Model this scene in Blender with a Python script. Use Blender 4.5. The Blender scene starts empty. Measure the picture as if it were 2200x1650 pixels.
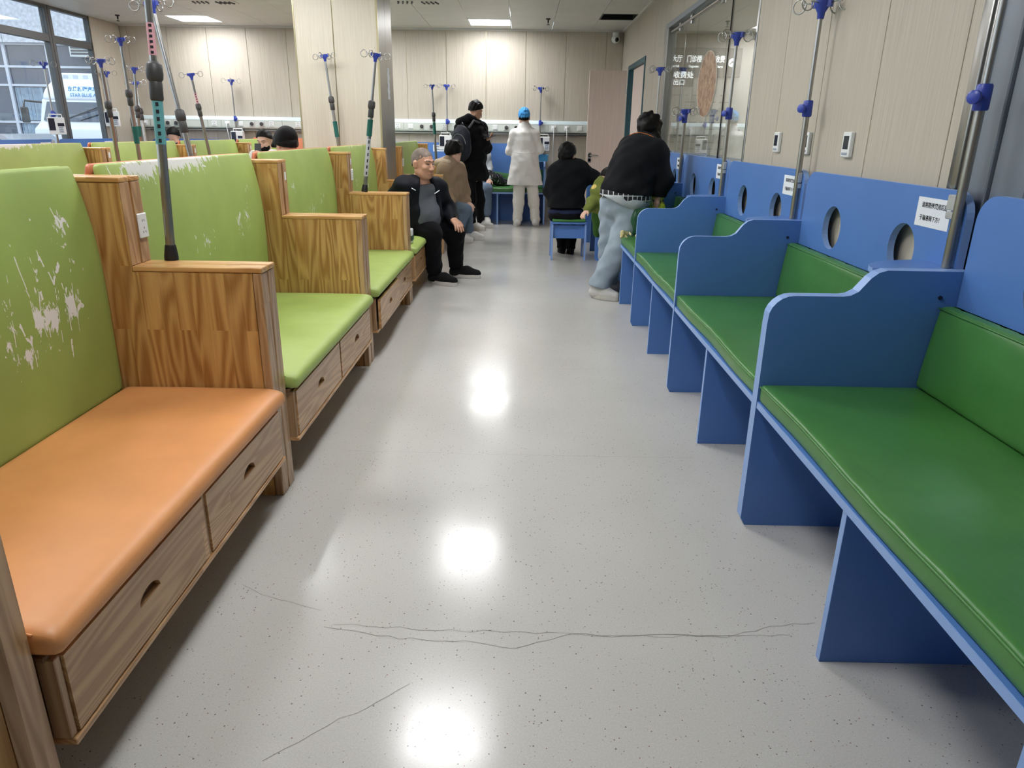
import bpy, bmesh, math, random
import numpy as np
from mathutils import Vector, Matrix

random.seed(7)
SC = bpy.context.scene
COL = SC.collection

# ---------------------------------------------------------------- camera
F_PX, PITCH, ROLL, YAW, CAM_H = 1529.15, 0.339219, 0.014404, 0.010904, 1.35
def cam_axes():
    cp, sp, cy, sy = math.cos(PITCH), math.sin(PITCH), math.cos(YAW), math.sin(YAW)
    f = Vector((-sy*cp, cy*cp, -sp)); r = Vector((cy, sy, 0)); u = r.cross(f)
    cr, sr = math.cos(ROLL), math.sin(ROLL)
    return r*cr + u*sr, u*cr - r*sr, f
C_R, C_U, C_F = cam_axes()
cam_data = bpy.data.cameras.new('camera'); cam_data.sensor_width = 36; cam_data.lens = F_PX*36/2200
cam_data.clip_start = 0.05; cam_data.clip_end = 200
cam = bpy.data.objects.new('camera', cam_data); COL.objects.link(cam)
cam.matrix_world = Matrix(((C_R.x, C_U.x, -C_F.x, 0), (C_R.y, C_U.y, -C_F.y, 0), (C_R.z, C_U.z, -C_F.z, CAM_H), (0, 0, 0, 1)))
SC.camera = cam
def ray(px, py): return C_R*((px-1100)/F_PX) + C_U*((825-py)/F_PX) + C_F
def at_y(px, py, y): d = ray(px, py); return d*(y/d.y) + Vector((0, 0, CAM_H))
def at_x(px, py, x): d = ray(px, py); return d*(x/d.x) + Vector((0, 0, CAM_H))
def at_z(px, py, z): d = ray(px, py); return d*((z-CAM_H)/d.z) + Vector((0, 0, CAM_H))

# ---------------------------------------------------------------- world, exposure
w = bpy.data.worlds.new('overcast_sky'); SC.world = w; w.use_nodes = True
w.node_tree.nodes['Background'].inputs[0].default_value = (0.80, 0.90, 1.0, 1)
w.node_tree.nodes['Background'].inputs[1].default_value = 2.3
SC.view_settings.view_transform = 'Standard'; SC.view_settings.look = 'None'
SC.view_settings.exposure = 0.0; SC.view_settings.gamma = 1.0; SC.view_settings.use_curve_mapping = False
LIGHT_STRENGTH = 34.0

# ---------------------------------------------------------------- materials
def srgb(r, g, b):
    f = lambda c: (c/255/12.92) if c/255 <= 0.04045 else ((c/255+0.055)/1.055)**2.4
    return (f(r), f(g), f(b), 1)
MATS = {}
class NT:
    """small node-tree helper"""
    def __init__(s, name):
        s.m = bpy.data.materials.new(name); s.m.use_nodes = True
        s.t = s.m.node_tree; s.n = s.t.nodes; s.b = s.n['Principled BSDF']; s.out = s.n['Material Output']
    def node(s, typ, **kw):
        n = s.n.new(typ)
        for k, v in kw.items(): setattr(n, k, v)
        return n
    def link(s, a, b): s.t.links.new(a, b)
    def set(s, node, **kw):
        for k, v in kw.items(): node.inputs[k.replace('_', ' ')].default_value = v
    def coord(s, scale=(1, 1, 1), loc=(0, 0, 0), rot=(0, 0, 0), kind='Object', rnd=0):
        tc = s.node('ShaderNodeTexCoord'); mp = s.node('ShaderNodeMapping')
        mp.inputs['Scale'].default_value = scale; mp.inputs['Location'].default_value = loc; mp.inputs['Rotation'].default_value = rot
        src = tc.outputs[kind]
        if rnd:
            oi = s.node('ShaderNodeObjectInfo'); vm = s.node('ShaderNodeVectorMath', operation='SCALE')
            cb = s.node('ShaderNodeCombineXYZ')
            for i in range(3): s.link(oi.outputs['Random'], cb.inputs[i])
            s.link(cb.outputs[0], vm.inputs[0]); vm.inputs['Scale'].default_value = rnd
            ad = s.node('ShaderNodeVectorMath', operation='ADD'); s.link(src, ad.inputs[0]); s.link(vm.outputs[0], ad.inputs[1]); src = ad.outputs[0]
        s.link(src, mp.inputs[0]); return mp.outputs[0]
    def noise(s, vec, scale, detail=3, rough=0.5, dist=0):
        n = s.node('ShaderNodeTexNoise'); s.link(vec, n.inputs['Vector'])
        s.set(n, Scale=scale, Detail=detail, Roughness=rough, Distortion=dist); return n.outputs['Fac']
    def ramp(s, fac, stops, interp='LINEAR'):
        r = s.node('ShaderNodeValToRGB'); e = r.color_ramp.elements; r.color_ramp.interpolation = interp
        e[0].position, e[0].color = stops[0]; e[1].position, e[1].color = stops[1]
        for p, c in stops[2:]:
            q = e.new(p); q.color = c
        s.link(fac, r.inputs[0]); return r.outputs[0]
    def mix(s, fac, a, b, mode='MIX'):
        m = s.node('ShaderNodeMix', data_type='RGBA', blend_type=mode)
        for sock, v in ((m.inputs[0], fac), (m.inputs[6], a), (m.inputs[7], b)):
            if hasattr(v, 'is_output'): s.link(v, sock)
            else: sock.default_value = v
        return m.outputs[2]
    def math(s, op, a, b=None, clamp=False):
        m = s.node('ShaderNodeMath', operation=op, use_clamp=clamp)
        for i, v in enumerate((a, b)):
            if v is None: continue
            if hasattr(v, 'is_output'): s.link(v, m.inputs[i])
            else: m.inputs[i].default_value = v
        return m.outputs[0]
    def bump(s, h, strength=0.2, dist=0.002):
        b = s.node('ShaderNodeBump'); s.link(h, b.inputs['Height']); b.inputs['Strength'].default_value = strength
        b.inputs['Distance'].default_value = dist; s.link(b.outputs[0], s.b.inputs['Normal'])
    def color(s, v):
        if hasattr(v, 'is_output'): s.link(v, s.b.inputs['Base Color'])
        else: s.b.inputs['Base Color'].default_value = v
def simple(name, col, rough=0.5, metal=0, spec=0.5, emit=None, estr=0, var=0, vscale=8, bump=0, bscale=60, coat=0):
    if name in MATS: return MATS[name]
    t = NT(name); c = srgb(*col)
    t.set(t.b, Roughness=rough, Metallic=metal); t.b.inputs['Specular IOR Level'].default_value = spec
    if coat: t.b.inputs['Coat Weight'].default_value = coat
    if var or bump: v = t.coord()
    if var:
        n = t.noise(v, vscale, 4)
        lo = tuple(x*(1-var) for x in c[:3])+(1,); hi = tuple(min(1, x*(1+var)) for x in c[:3])+(1,)
        t.color(t.ramp(n, [(0.3, lo), (0.7, hi)]))
    else: t.color(c)
    if bump: t.bump(t.noise(v, bscale, 3), bump, 0.004)
    if emit:
        t.b.inputs['Emission Color'].default_value = srgb(*emit); t.b.inputs['Emission Strength'].default_value = estr
    MATS[name] = t.m; return t.m
def wood(name, grain, light, dark, rough=0.33, stave=0.06, length=0.62):
    """laminated pine board; grain = axis of the fibres, staves of random tone"""
    t = NT(name)
    rot = {'z': (0, math.pi/2, 0), 'y': (0, 0, math.pi/2), 'x': (0, 0, 0)}[grain]
    v = t.coord(rnd=7.3)
    sep = t.node('ShaderNodeSeparateXYZ'); t.link(v, sep.inputs[0]); cb = t.node('ShaderNodeCombineXYZ')
    order = {'z': ('Z', 'X', 'Y'), 'y': ('Y', 'X', 'Z'), 'x': ('X', 'Y', 'Z')}[grain]
    # across = sum of the two cross axes so that staves show on every face
    ac = t.math('ADD', sep.outputs[order[1]], sep.outputs[order[2]])
    t.link(sep.outputs[order[0]], cb.inputs[0]); t.link(ac, cb.inputs[1]); t.link(sep.outputs[order[2]], cb.inputs[2])
    p = cb.outputs[0]
    br = t.node('ShaderNodeTexBrick'); t.link(p, br.inputs['Vector']); br.offset = 0.37; br.offset_frequency = 2
    t.set(br, Scale=1.0, Mortar_Size=0.0, Brick_Width=length, Row_Height=stave, Bias=0.0)
    br.inputs['Color1'].default_value = (0, 0, 0, 1); br.inputs['Color2'].default_value = (1, 1, 1, 1)
    # per stave phase
    off = t.node('ShaderNodeVectorMath', operation='SCALE'); t.link(br.outputs['Color'], off.inputs[0]); off.inputs['Scale'].default_value = 3.7
    ad = t.node('ShaderNodeVectorMath', operation='ADD'); t.link(p, ad.inputs[0]); t.link(off.outputs[0], ad.inputs[1])
    m1 = t.node('ShaderNodeMapping'); t.link(ad.outputs[0], m1.inputs[0]); m1.inputs['Scale'].default_value = (1.1, 16, 16)
    m1.inputs['Scale'].default_value = (0.9, 7.5, 7.5)
    ring = t.noise(m1.outputs[0], 1.0, 1.5, 0.4, 0.25)
    wvf = t.math('MULTIPLY_ADD', t.math('SINE', t.math('MULTIPLY', ring, 72.0)), 0.5); t.n[-1].inputs[2].default_value = 0.5
    big = t.noise(m1.outputs[0], 0.7, 2)
    m2 = t.node('ShaderNodeMapping'); t.link(ad.outputs[0], m2.inputs[0]); m2.inputs['Scale'].default_value = (6, 260, 260)
    fine = t.noise(m2.outputs[0], 1.0, 3)
    g = t.math('ADD', t.math('ADD', t.math('MULTIPLY', wvf, 0.42), t.math('MULTIPLY', fine, 0.38)), t.math('MULTIPLY', big, 0.24))
    L, D = srgb(*light), srgb(*dark)
    c = t.ramp(g, [(0.25, L), (0.80, D)])
    tone = t.ramp(br.outputs['Color'], [(0.0, (0.88, 0.87, 0.85, 1)), (1.0, (1.08, 1.07, 1.05, 1))])
    t.color(t.mix(1.0, c, tone, 'MULTIPLY'))
    t.set(t.b, Roughness=rough); t.b.inputs['Coat Weight'].default_value = 0.25; t.b.inputs['Coat Roughness'].default_value = 0.18
    t.bump(g, 0.08, 0.001)
    MATS[name] = t.m; return t.m
def vinyl(name, col, rough=0.42, wear=None, wear_col=(226, 224, 218), coat=0.0, wrinkle=0.0):
    """leatherette; wear = list of (centre, radii, strength) in object space: peeled flakes and scratches"""
    t = NT(name); c = srgb(*col); v = t.coord()
    n = t.noise(v, 5, 3)
    base = t.ramp(n, [(0.3, tuple(x*0.92 for x in c[:3])+(1,)), (0.7, tuple(min(1, x*1.06) for x in c[:3])+(1,))])
    t.set(t.b, Roughness=rough); t.b.inputs['Coat Weight'].default_value = coat
    if wear:
        tot = None
        for cen, rad, stg in wear:
            vm = t.node('ShaderNodeVectorMath', operation='SUBTRACT'); t.link(v, vm.inputs[0]); vm.inputs[1].default_value = cen
            dv = t.node('ShaderNodeVectorMath', operation='DIVIDE'); t.link(vm.outputs[0], dv.inputs[0]); dv.inputs[1].default_value = rad
            ln = t.node('ShaderNodeVectorMath', operation='LENGTH'); t.link(dv.outputs[0], ln.inputs[0])
            f = t.math('MULTIPLY', t.math('SUBTRACT', 1.0, ln.outputs['Value'], True), stg)
            tot = f if tot is None else t.math('MAXIMUM', tot, f)
        # flakes
        sv = t.coord(scale=(1, 1.5, 0.6), rot=(0.15, 0, 0))
        fl = t.noise(sv, 21, 9, 0.72, 0.5)
        m1 = t.math('GREATER_THAN', t.math('ADD', fl, t.math('MULTIPLY', tot, 0.31)), 0.752)
        # scratches: edges of stretched, warped cells, broken up by noise
        sc = t.coord(scale=(0.4, 1.7, 0.38), rot=(0.35, 0, 0))
        wn = t.node('ShaderNodeTexNoise'); t.link(sc, wn.inputs['Vector']); t.set(wn, Scale=7.0, Detail=2.0)
        wadd = t.mix(0.12, sc, wn.outputs['Color'], 'ADD')
        vo = t.node('ShaderNodeTexVoronoi', feature='DISTANCE_TO_EDGE'); t.link(wadd, vo.inputs['Vector']); vo.inputs['Scale'].default_value = 9
        s1 = t.math('LESS_THAN', vo.outputs['Distance'], 0.022)
        br = t.math('GREATER_THAN', t.math('ADD', t.noise(v, 26, 4), t.math('MULTIPLY', tot, 0.24)), 0.62)
        m2 = t.math('MULTIPLY', t.math('MULTIPLY', s1, br), t.math('GREATER_THAN', tot, 0.06))
        msk = t.math('MAXIMUM', m1, m2)
        t.color(t.mix(msk, base, srgb(*wear_col)))
        t.link(t.math('ADD', t.math('MULTIPLY', msk, 0.35), rough), t.b.inputs['Roughness'])
        h = t.math('ADD', t.math('MULTIPLY', t.noise(v, 420, 2), 0.25), t.math('MULTIPLY', msk, -0.6)); t.bump(h, 0.25, 0.002)
    else:
        t.color(base)
        h = t.noise(v, 420, 2)
        if wrinkle:
            wvv = t.coord(scale=(2.2, 0.9, 0.9))
            h = t.math('ADD', t.math('MULTIPLY', h, 0.08), t.math('MULTIPLY', t.noise(wvv, 7, 2, 0.4, 1.0), wrinkle))
            t.bump(h, 0.16, 0.012)
        else: t.bump(h, 0.06, 0.002)
    MATS[name] = t.m; return t.m
def cloth(name, col, rough=0.85, scale=900, var=0.12, sheen=0.15):
    t = NT(name); c = srgb(*col); v = t.coord()
    n = t.noise(v, 14, 4)
    t.color(t.ramp(n, [(0.3, tuple(x*(1-var) for x in c[:3])+(1,)), (0.7, tuple(min(1, x*(1+var)) for x in c[:3])+(1,))]))
    t.set(t.b, Roughness=rough); t.b.inputs['Sheen Weight'].default_value = sheen*.15; t.b.inputs['Specular IOR Level'].default_value = 0.15
    t.bump(t.math('ADD', t.noise(v, scale, 2), t.math('MULTIPLY', t.noise(v, 22, 3, 0.5, 0.6), 3.0)), 0.25, 0.004)
    MATS[name] = t.m; return t.m
def glass(name, tint=(1, 1, 1, 1), ior=1.5, rough=0.0, boost=1.0):
    """thin window pane: transparent with Fresnel reflection of both faces"""
    t = NT(name); t.n.remove(t.b)
    tr = t.node('ShaderNodeBsdfTransparent'); tr.inputs[0].default_value = tint
    gl = t.node('ShaderNodeBsdfGlossy'); gl.inputs['Roughness'].default_value = rough
    lw = t.node('ShaderNodeLayerWeight'); lw.inputs[0].default_value = 0.5
    f0 = ((ior-1)/(ior+1))**2
    fac = t.math('ADD', t.math('MULTIPLY', t.math('POWER', lw.outputs['Facing'], 5.0), 1-f0), f0)
    mx = t.node('ShaderNodeMixShader'); t.link(t.math('MULTIPLY', fac, boost, True), mx.inputs[0])
    t.link(tr.outputs[0], mx.inputs[1]); t.link(gl.outputs[0], mx.inputs[2]); t.link(mx.outputs[0], t.out.inputs[0])
    MATS[name] = t.m; return t.m

def wall_panel_mat(name, light, dark, scl=(140, 140, 2.5)):
    t = NT(name); v = t.coord(scale=scl, rnd=3.1); n = t.noise(v, 1.0, 3, 0.6)
    t.color(t.ramp(n, [(0.25, srgb(*dark)), (0.75, srgb(*light))])); t.set(t.b, Roughness=0.5); t.bump(n, 0.05, 0.001)
    MATS[name] = t.m; return t.m
def floor_mat():
    t = NT('speckled_vinyl_floor'); v = t.coord()
    base = t.ramp(t.noise(v, 1.3, 3), [(0.3, srgb(190, 188, 183)), (0.7, srgb(199, 197, 192))])
    fine = t.ramp(t.noise(v, 220, 2), [(0.35, (0.93, 0.93, 0.93, 1)), (0.65, (1.04, 1.04, 1.04, 1))])
    c = t.mix(1.0, base, fine, 'MULTIPLY')
    for scl, rad, thr, colr in ((58, 0.13, 0.74, srgb(118, 112, 106)), (95, 0.15, 0.72, srgb(156, 148, 140)), (75, 0.13, 0.86, srgb(132, 96, 86))):
        vo = t.node('ShaderNodeTexVoronoi'); t.link(t.coord(loc=(scl, scl*2, 0)), vo.inputs['Vector']); vo.inputs['Scale'].default_value = scl
        sx = t.node('ShaderNodeSeparateColor'); t.link(vo.outputs['Color'], sx.inputs[0])
        mk = t.math('MULTIPLY', t.math('LESS_THAN', vo.outputs['Distance'], rad), t.math('GREATER_THAN', sx.outputs[0], thr))
        c = t.mix(mk, c, colr)
    t.color(c); t.set(t.b, Roughness=0.2); t.b.inputs['Specular IOR Level'].default_value = 0.42
    rr = t.ramp(t.noise(v, 2.5, 4), [(0.3, (0.14, 0.14, 0.14, 1)), (0.75, (0.23, 0.23, 0.23, 1))]); t.link(rr, t.b.inputs['Roughness'])
    t.bump(t.noise(v, 9, 2), 0.03, 0.01)
    MATS['floor'] = t.m; return t.m

M_floor = floor_mat()
M_panel = wall_panel_mat('beige_grained_wall_panel', (196, 188, 174), (172, 163, 148))
M_panelp = wall_panel_mat('pillar_grained_panel', (203, 197, 180), (186, 179, 161))
M_door = wall_panel_mat('pink_grained_door', (226, 208, 198), (210, 191, 180))
M_brass = simple('brass_joint_strip', (186, 178, 142), 0.3, 0.6)
M_joint = simple('wall_backing', (150, 142, 120), 0.6)
M_ceil = simple('ceiling_tile_white', (214, 213, 208), 0.45, var=0.03, vscale=3)
M_ceilb = simple('ceiling_gap', (120, 120, 118), 0.8)
M_steel = simple('brushed_steel', (172, 172, 170), 0.28, 1.0, bump=0.02, bscale=200)
M_steeld = simple('pole_steel', (168, 164, 158), 0.3, 0.95)
M_galv = simple('pillar_metal_cladding', (150, 146, 138), 0.38, 0.75)
M_frame = simple('window_frame_grey', (92, 94, 96), 0.4, 0.3)
M_dark = simple('dark_frame_metal', (122, 130, 142), 0.35, 0.2)
M_black = simple('black_plastic', (22, 22, 24), 0.45)
M_grip = simple('grey_collar_plastic', (58, 58, 58), 0.5)
M_teal = simple('teal_foam_grip', (18, 92, 82), 0.7)
M_bplast = simple('blue_plastic', (52, 72, 170), 0.35)
M_white = simple('white_plastic', (228, 230, 230), 0.4)
M_whitep = simple('white_paper', (226, 230, 236), 0.8)
M_ink = simple('black_ink', (30, 30, 34), 0.8)
M_screen = simple('dark_screen', (36, 40, 56), 0.2)
M_rail = simple('pale_service_duct', (203, 209, 202), 0.4)
M_rail_t = simple('pale_blue_duct_lid', (206, 222, 226), 0.35)
M_blue = simple('blue_laminate', (84, 126, 194), 0.38, var=0.03, vscale=3, bump=0.02, bscale=300)
M_edge = simple('light_blue_edge_band', (136, 168, 222), 0.4)
M_green = vinyl('green_vinyl', (66, 122, 58), 0.34, wrinkle=0.9)
M_lime = vinyl('lime_leatherette', (160, 180, 96), 0.5)
M_orange = vinyl('orange_leatherette', (216, 148, 90), 0.45)
M_orange2 = vinyl('red_orange_leatherette', (204, 122, 86), 0.45)
M_woodz = wood('pine_upright', 'z', (208, 166, 106), (158, 108, 56))
M_woody = wood('pine_along', 'y', (216, 174, 126), (174, 128, 84), stave=0.2, length=1.4)
M_woodx = wood('pine_cap_sunlit', 'x', (224, 178, 118), (184, 132, 76), stave=0.05, length=0.9)  # lighter pine, sunlit tone of the top edges put into the colour
M_woodf = wood('pine_front_daylit', 'z', (196, 160, 122), (158, 120, 84), stave=0.08, length=2)  # greyer pine, cool daylight on the front edges put into the colour
M_woodi = simple('dark_wood_inside', (110, 78, 48), 0.7)
M_teald = simple('teal_door_frame', (52, 92, 104), 0.4, 0.2)
M_glass = glass('window_glass', (0.93, 0.96, 0.97, 1))
M_glassr = glass('partition_glass', (0.86, 0.9, 0.9, 1), ior=1.7, boost=1.35)
M_light = simple('light_diffuser', (255, 255, 255), 0.5, emit=(252, 253, 255), estr=LIGHT_STRENGTH)
M_signlit = simple('lit_sign_letters', (255, 255, 255), 0.5, emit=(255, 255, 255), estr=3.0)

# ---------------------------------------------------------------- mesh helpers
def B(): return bmesh.new()
def bevel_new(bm, verts, r, seg=2):
    es = {e for v in verts for e in v.link_edges}
    bmesh.ops.bevel(bm, geom=list(es), offset=r, segments=seg, profile=0.5, affect='EDGES')
def box(bm, x0, x1, y0, y1, z0, z1, bev=0, seg=1, mi=0):
    vs = [bm.verts.new(p) for p in ((x0, y0, z0), (x1, y0, z0), (x1, y1, z0), (x0, y1, z0), (x0, y0, z1), (x1, y0, z1), (x1, y1, z1), (x0, y1, z1))]
    for q in ((3, 2, 1, 0), (4, 5, 6, 7), (0, 1, 5, 4), (1, 2, 6, 5), (2, 3, 7, 6), (3, 0, 4, 7)):
        f = bm.faces.new([vs[i] for i in q]); f.material_index = mi
    if bev: bevel_new(bm, vs, bev, seg)
    return bm
MAPS = {'xz': lambda a, b, d: (a, d, b), 'xy': lambda a, b, d: (a, b, d), 'yz': lambda a, b, d: (d, a, b)}
def prism(bm, outer, plane, d0, d1, holes=(), mi_cap=0, mi_side=0, bev=0):
    """extrude a 2-D outline (with optional holes) between d0 and d1"""
    mp = MAPS[plane]; loops = [outer]+list(holes); rings = []
    for lp in loops:
        rings.append(([bm.verts.new(mp(a, b, d0)) for a, b in lp], [bm.verts.new(mp(a, b, d1)) for a, b in lp]))
    allv = []; sides = []
    for r0, r1 in rings:
        n = len(r0)
        for i in range(n):
            f = bm.faces.new((r0[i], r0[(i+1) % n], r1[(i+1) % n], r1[i])); f.material_index = mi_side; sides.append(f)
        allv += r0+r1
    for k in (0, 1):
        if len(rings) == 1:
            f = bm.faces.new(rings[0][k]); f.material_index = mi_cap
        else:
            es = []
            for r in rings:
                vs = r[k]; n = len(vs)
                for i in range(n): es.append(bm.edges.get((vs[i], vs[(i+1) % n])))
            res = bmesh.ops.triangle_fill(bm, use_beauty=True, use_dissolve=False, edges=es)
            for g in res['geom']:
                if isinstance(g, bmesh.types.BMFace): g.material_index = mi_cap
    bmesh.ops.recalc_face_normals(bm, faces=bm.faces[:])
    if bev and len(rings) == 1: bevel_new(bm, rings[0][0], bev) ; 
    return bm
def tube(bm, pts, r, n=10, mi=0, closed=False):
    pts = [Vector(p) for p in pts]; rs = r if isinstance(r, (list, tuple)) else [r]*len(pts)
    rings = []; prev = None
    for i, p in enumerate(pts):
        if closed: t = pts[(i+1) % len(pts)]-pts[i-1]
        else: t = (pts[min(i+1, len(pts)-1)]-pts[max(i-1, 0)])
        t.normalize()
        if prev is None:
            a = Vector((0, 0, 1)) if abs(t.z) < 0.9 else Vector((1, 0, 0))
            u = t.cross(a).normalized()
        else:
            u = (prev-t*prev.dot(t)).normalized()
        prev = u; v = t.cross(u)
        rings.append([bm.verts.new(p+(u*math.cos(2*math.pi*k/n)+v*math.sin(2*math.pi*k/n))*rs[i]) for k in range(n)])
    m = len(rings)
    for i in range(m if closed else m-1):
        a, b = rings[i], rings[(i+1) % m]
        for k in range(n):
            f = bm.faces.new((a[k], a[(k+1) % n], b[(k+1) % n], b[k])); f.material_index = mi
    if not closed:
        bm.faces.new(rings[0][::-1]).material_index = mi; bm.faces.new(rings[-1]).material_index = mi
    return bm
def lathe(bm, prof, base=(0, 0, 0), axis=(0, 0, 1), n=16, mi=0):
    base = Vector(base); ax = Vector(axis).normalized()
    return tube_prof(bm, [(base+ax*z, r) for r, z in prof], ax, n, mi)
def tube_prof(bm, pr, ax, n, mi):
    a = Vector((0, 0, 1)) if abs(ax.z) < 0.9 else Vector((1, 0, 0))
    u = ax.cross(a).normalized(); v = ax.cross(u); rings = []
    for p, r in pr:
        rings.append([bm.verts.new(p+(u*math.cos(2*math.pi*k/n)+v*math.sin(2*math.pi*k/n))*r) for k in range(n)])
    for a_, b_ in zip(rings, rings[1:]):
        for k in range(n):
            f = bm.faces.new((a_[k], a_[(k+1) % n], b_[(k+1) % n], b_[k])); f.material_index = mi
    bm.faces.new(rings[0][::-1]).material_index = mi; bm.faces.new(rings[-1]).material_index = mi
    return bm
def rbox(bm, x0, x1, y0, y1, z0, z1, r, n=(8, 8, 4), fn=None):
    """rounded box from a subdivided cube; fn(p) -> p deforms it"""
    nx, ny, nz = n; cache = {}
    def lin(a, b, k, m):  # denser near the ends
        t = k/m; t = t - math.sin(2*math.pi*t)/(2*math.pi)*0.75; return a+(b-a)*t
    def vert(i, j, k):
        key = (i, j, k)
        if key not in cache:
            p = Vector((lin(x0, x1, i, nx), lin(y0, y1, j, ny), lin(z0, z1, k, nz)))
            q = Vector((min(max(p.x, x0+r), x1-r), min(max(p.y, y0+r), y1-r), min(max(p.z, z0+r), z1-r)))
            d = p-q
            if d.length > 1e-9: p = q+d.normalized()*r
            if fn: p = Vector(fn(p))
            cache[key] = bm.verts.new(p)
        return cache[key]
    def face(a, b, c, d): bm.faces.new((vert(*a), vert(*b), vert(*c), vert(*d)))
    for i in range(nx):
        for j in range(ny):
            face((i, j, 0), (i, j+1, 0), (i+1, j+1, 0), (i+1, j, 0)); face((i, j, nz), (i+1, j, nz), (i+1, j+1, nz), (i, j+1, nz))
    for i in range(nx):
        for k in range(nz):
            face((i, 0, k), (i+1, 0, k), (i+1, 0, k+1), (i, 0, k+1)); face((i, ny, k), (i, ny, k+1), (i+1, ny, k+1), (i+1, ny, k))
    for j in range(ny):
        for k in range(nz):
            face((0, j, k), (0, j, k+1), (0, j+1, k+1), (0, j+1, k)); face((nx, j, k), (nx, j+1, k), (nx, j+1, k+1), (nx, j, k+1))
    return bm
def obj(name, bm, mats, parent=None, smooth=None, loc=None):
    me = bpy.data.meshes.new(name)
    if isinstance(bm, bmesh.types.BMesh):
        bmesh.ops.recalc_face_normals(bm, faces=bm.faces[:]); bm.to_mesh(me); bm.free()
    else: me.from_pydata(*bm)
    for m in (mats if isinstance(mats, (list, tuple)) else [mats]): me.materials.append(m)
    if smooth:
        me.shade_smooth()
        if smooth < 180: me.set_sharp_from_angle(angle=math.radians(smooth))
    o = bpy.data.objects.new(name, me); COL.objects.link(o)
    if parent: o.parent = parent
    if loc is not None: o.location = loc
    return o
def tag(o, label=None, cat=None, group=None, kind=None):
    if label: o['label'] = label
    if cat: o['category'] = cat
    if group: o['group'] = group
    if kind: o['kind'] = kind
    return o
def thing(name, label, cat, loc=(0, 0, 0), rz=0, group=None, kind=None):
    o = bpy.data.objects.new(name, None); COL.objects.link(o); o.empty_display_size = 0.1
    o.location = loc; o.rotation_euler = (0, 0, rz); return tag(o, label, cat, group, kind)
def struct(name, bm, mats, smooth=None): return tag(obj(name, bm, mats, None, smooth), kind='structure')
def dup(src, parent=None, loc=None):
    c = src.copy(); COL.objects.link(c)
    if parent is not None: c.parent = parent
    if loc is not None: c.location = loc
    return c
def text_mesh(body, size, mat, parent, name='lettering', loc=(0, 0, 0), rot=(0, 0, 0), align='CENTER', bold=0, sx=1.0):
    cu = bpy.data.curves.new('txt', 'FONT'); cu.body = body; cu.size = size; cu.align_x = align; cu.align_y = 'CENTER'; cu.offset = bold
    cu.extrude = 0.0004; cu.resolution_u = 3
    o = bpy.data.objects.new('txt', cu); COL.objects.link(o)
    dg = bpy.context.evaluated_depsgraph_get(); me = bpy.data.meshes.new_from_object(o.evaluated_get(dg))
    bpy.data.objects.remove(o); bpy.data.curves.remove(cu)
    me.materials.clear(); me.materials.append(mat); me.name = name
    q = bpy.data.objects.new(name, me); COL.objects.link(q); q.parent = parent; q.location = loc; q.rotation_euler = rot; q.scale = (sx, 1, 1); return q
def arc(cx, cy, r, a0, a1, n, ry=None):
    ry = ry or r
    return [(cx+r*math.cos(math.radians(a0+(a1-a0)*i/n)), cy+ry*math.sin(math.radians(a0+(a1-a0)*i/n))) for i in range(n+1)]
R = math.radians
# ================================================================ THE SETTING
XL, XR, YF, YB, ZC = -6.20, 1.49, 11.95, -2.6, 2.83
fl = struct('floor', box(B(), XL-0.3, XR+0.12, YB-0.2, YF+0.15, -0.12, 0.0), M_floor)
# hairline cracks and sheet joints of the vinyl, part of the floor
M_crack = simple('floor_crack', (128, 122, 114), 0.6)
def crack(pix, wd=0.0022):
    pts = [at_z(px, py, 0.0) for px, py in pix]; fine = []
    for a, b in zip(pts, pts[1:]):
        n = max(2, int((b-a).length/0.03))
        for k in range(n):
            p = a.lerp(b, k/n); fine.append(Vector((p.x+random.uniform(-.004, .004), p.y+random.uniform(-.006, .006), 0)))
    fine.append(pts[-1]); bm = B(); prev = None
    for i, p in enumerate(fine):
        t = (fine[min(i+1, len(fine)-1)]-fine[max(i-1, 0)]).normalized(); s = Vector((-t.y, t.x, 0))*wd*random.uniform(.4, 1)/2
        q = (bm.verts.new(p+s+Vector((0, 0, .0006))), bm.verts.new(p-s+Vector((0, 0, .0006))))
        if prev: bm.faces.new((prev[0], prev[1], q[1], q[0]))
        prev = q
    obj('crack', bm, M_crack, fl)
crack([(700, 1345), (860, 1372), (1000, 1378), (1108, 1392), (1230, 1362), (1340, 1368), (1450, 1362), (1560, 1372), (1660, 1345), (1752, 1338)])
crack([(720, 1340), (900, 1352), (1200, 1362), (1400, 1368), (1700, 1366)], 0.0016)
crack([(742, 968), (980, 974), (1250, 980), (1490, 984)], 0.0016)
crack([(820, 788), (1100, 791), (1380, 796)], 0.0012)
crack([(520, 1255), (580, 1285), (640, 1300), (690, 1312)], 0.0016)
crack([(560, 1640), (700, 1560), (790, 1520), (880, 1470)], 0.0018)

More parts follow.
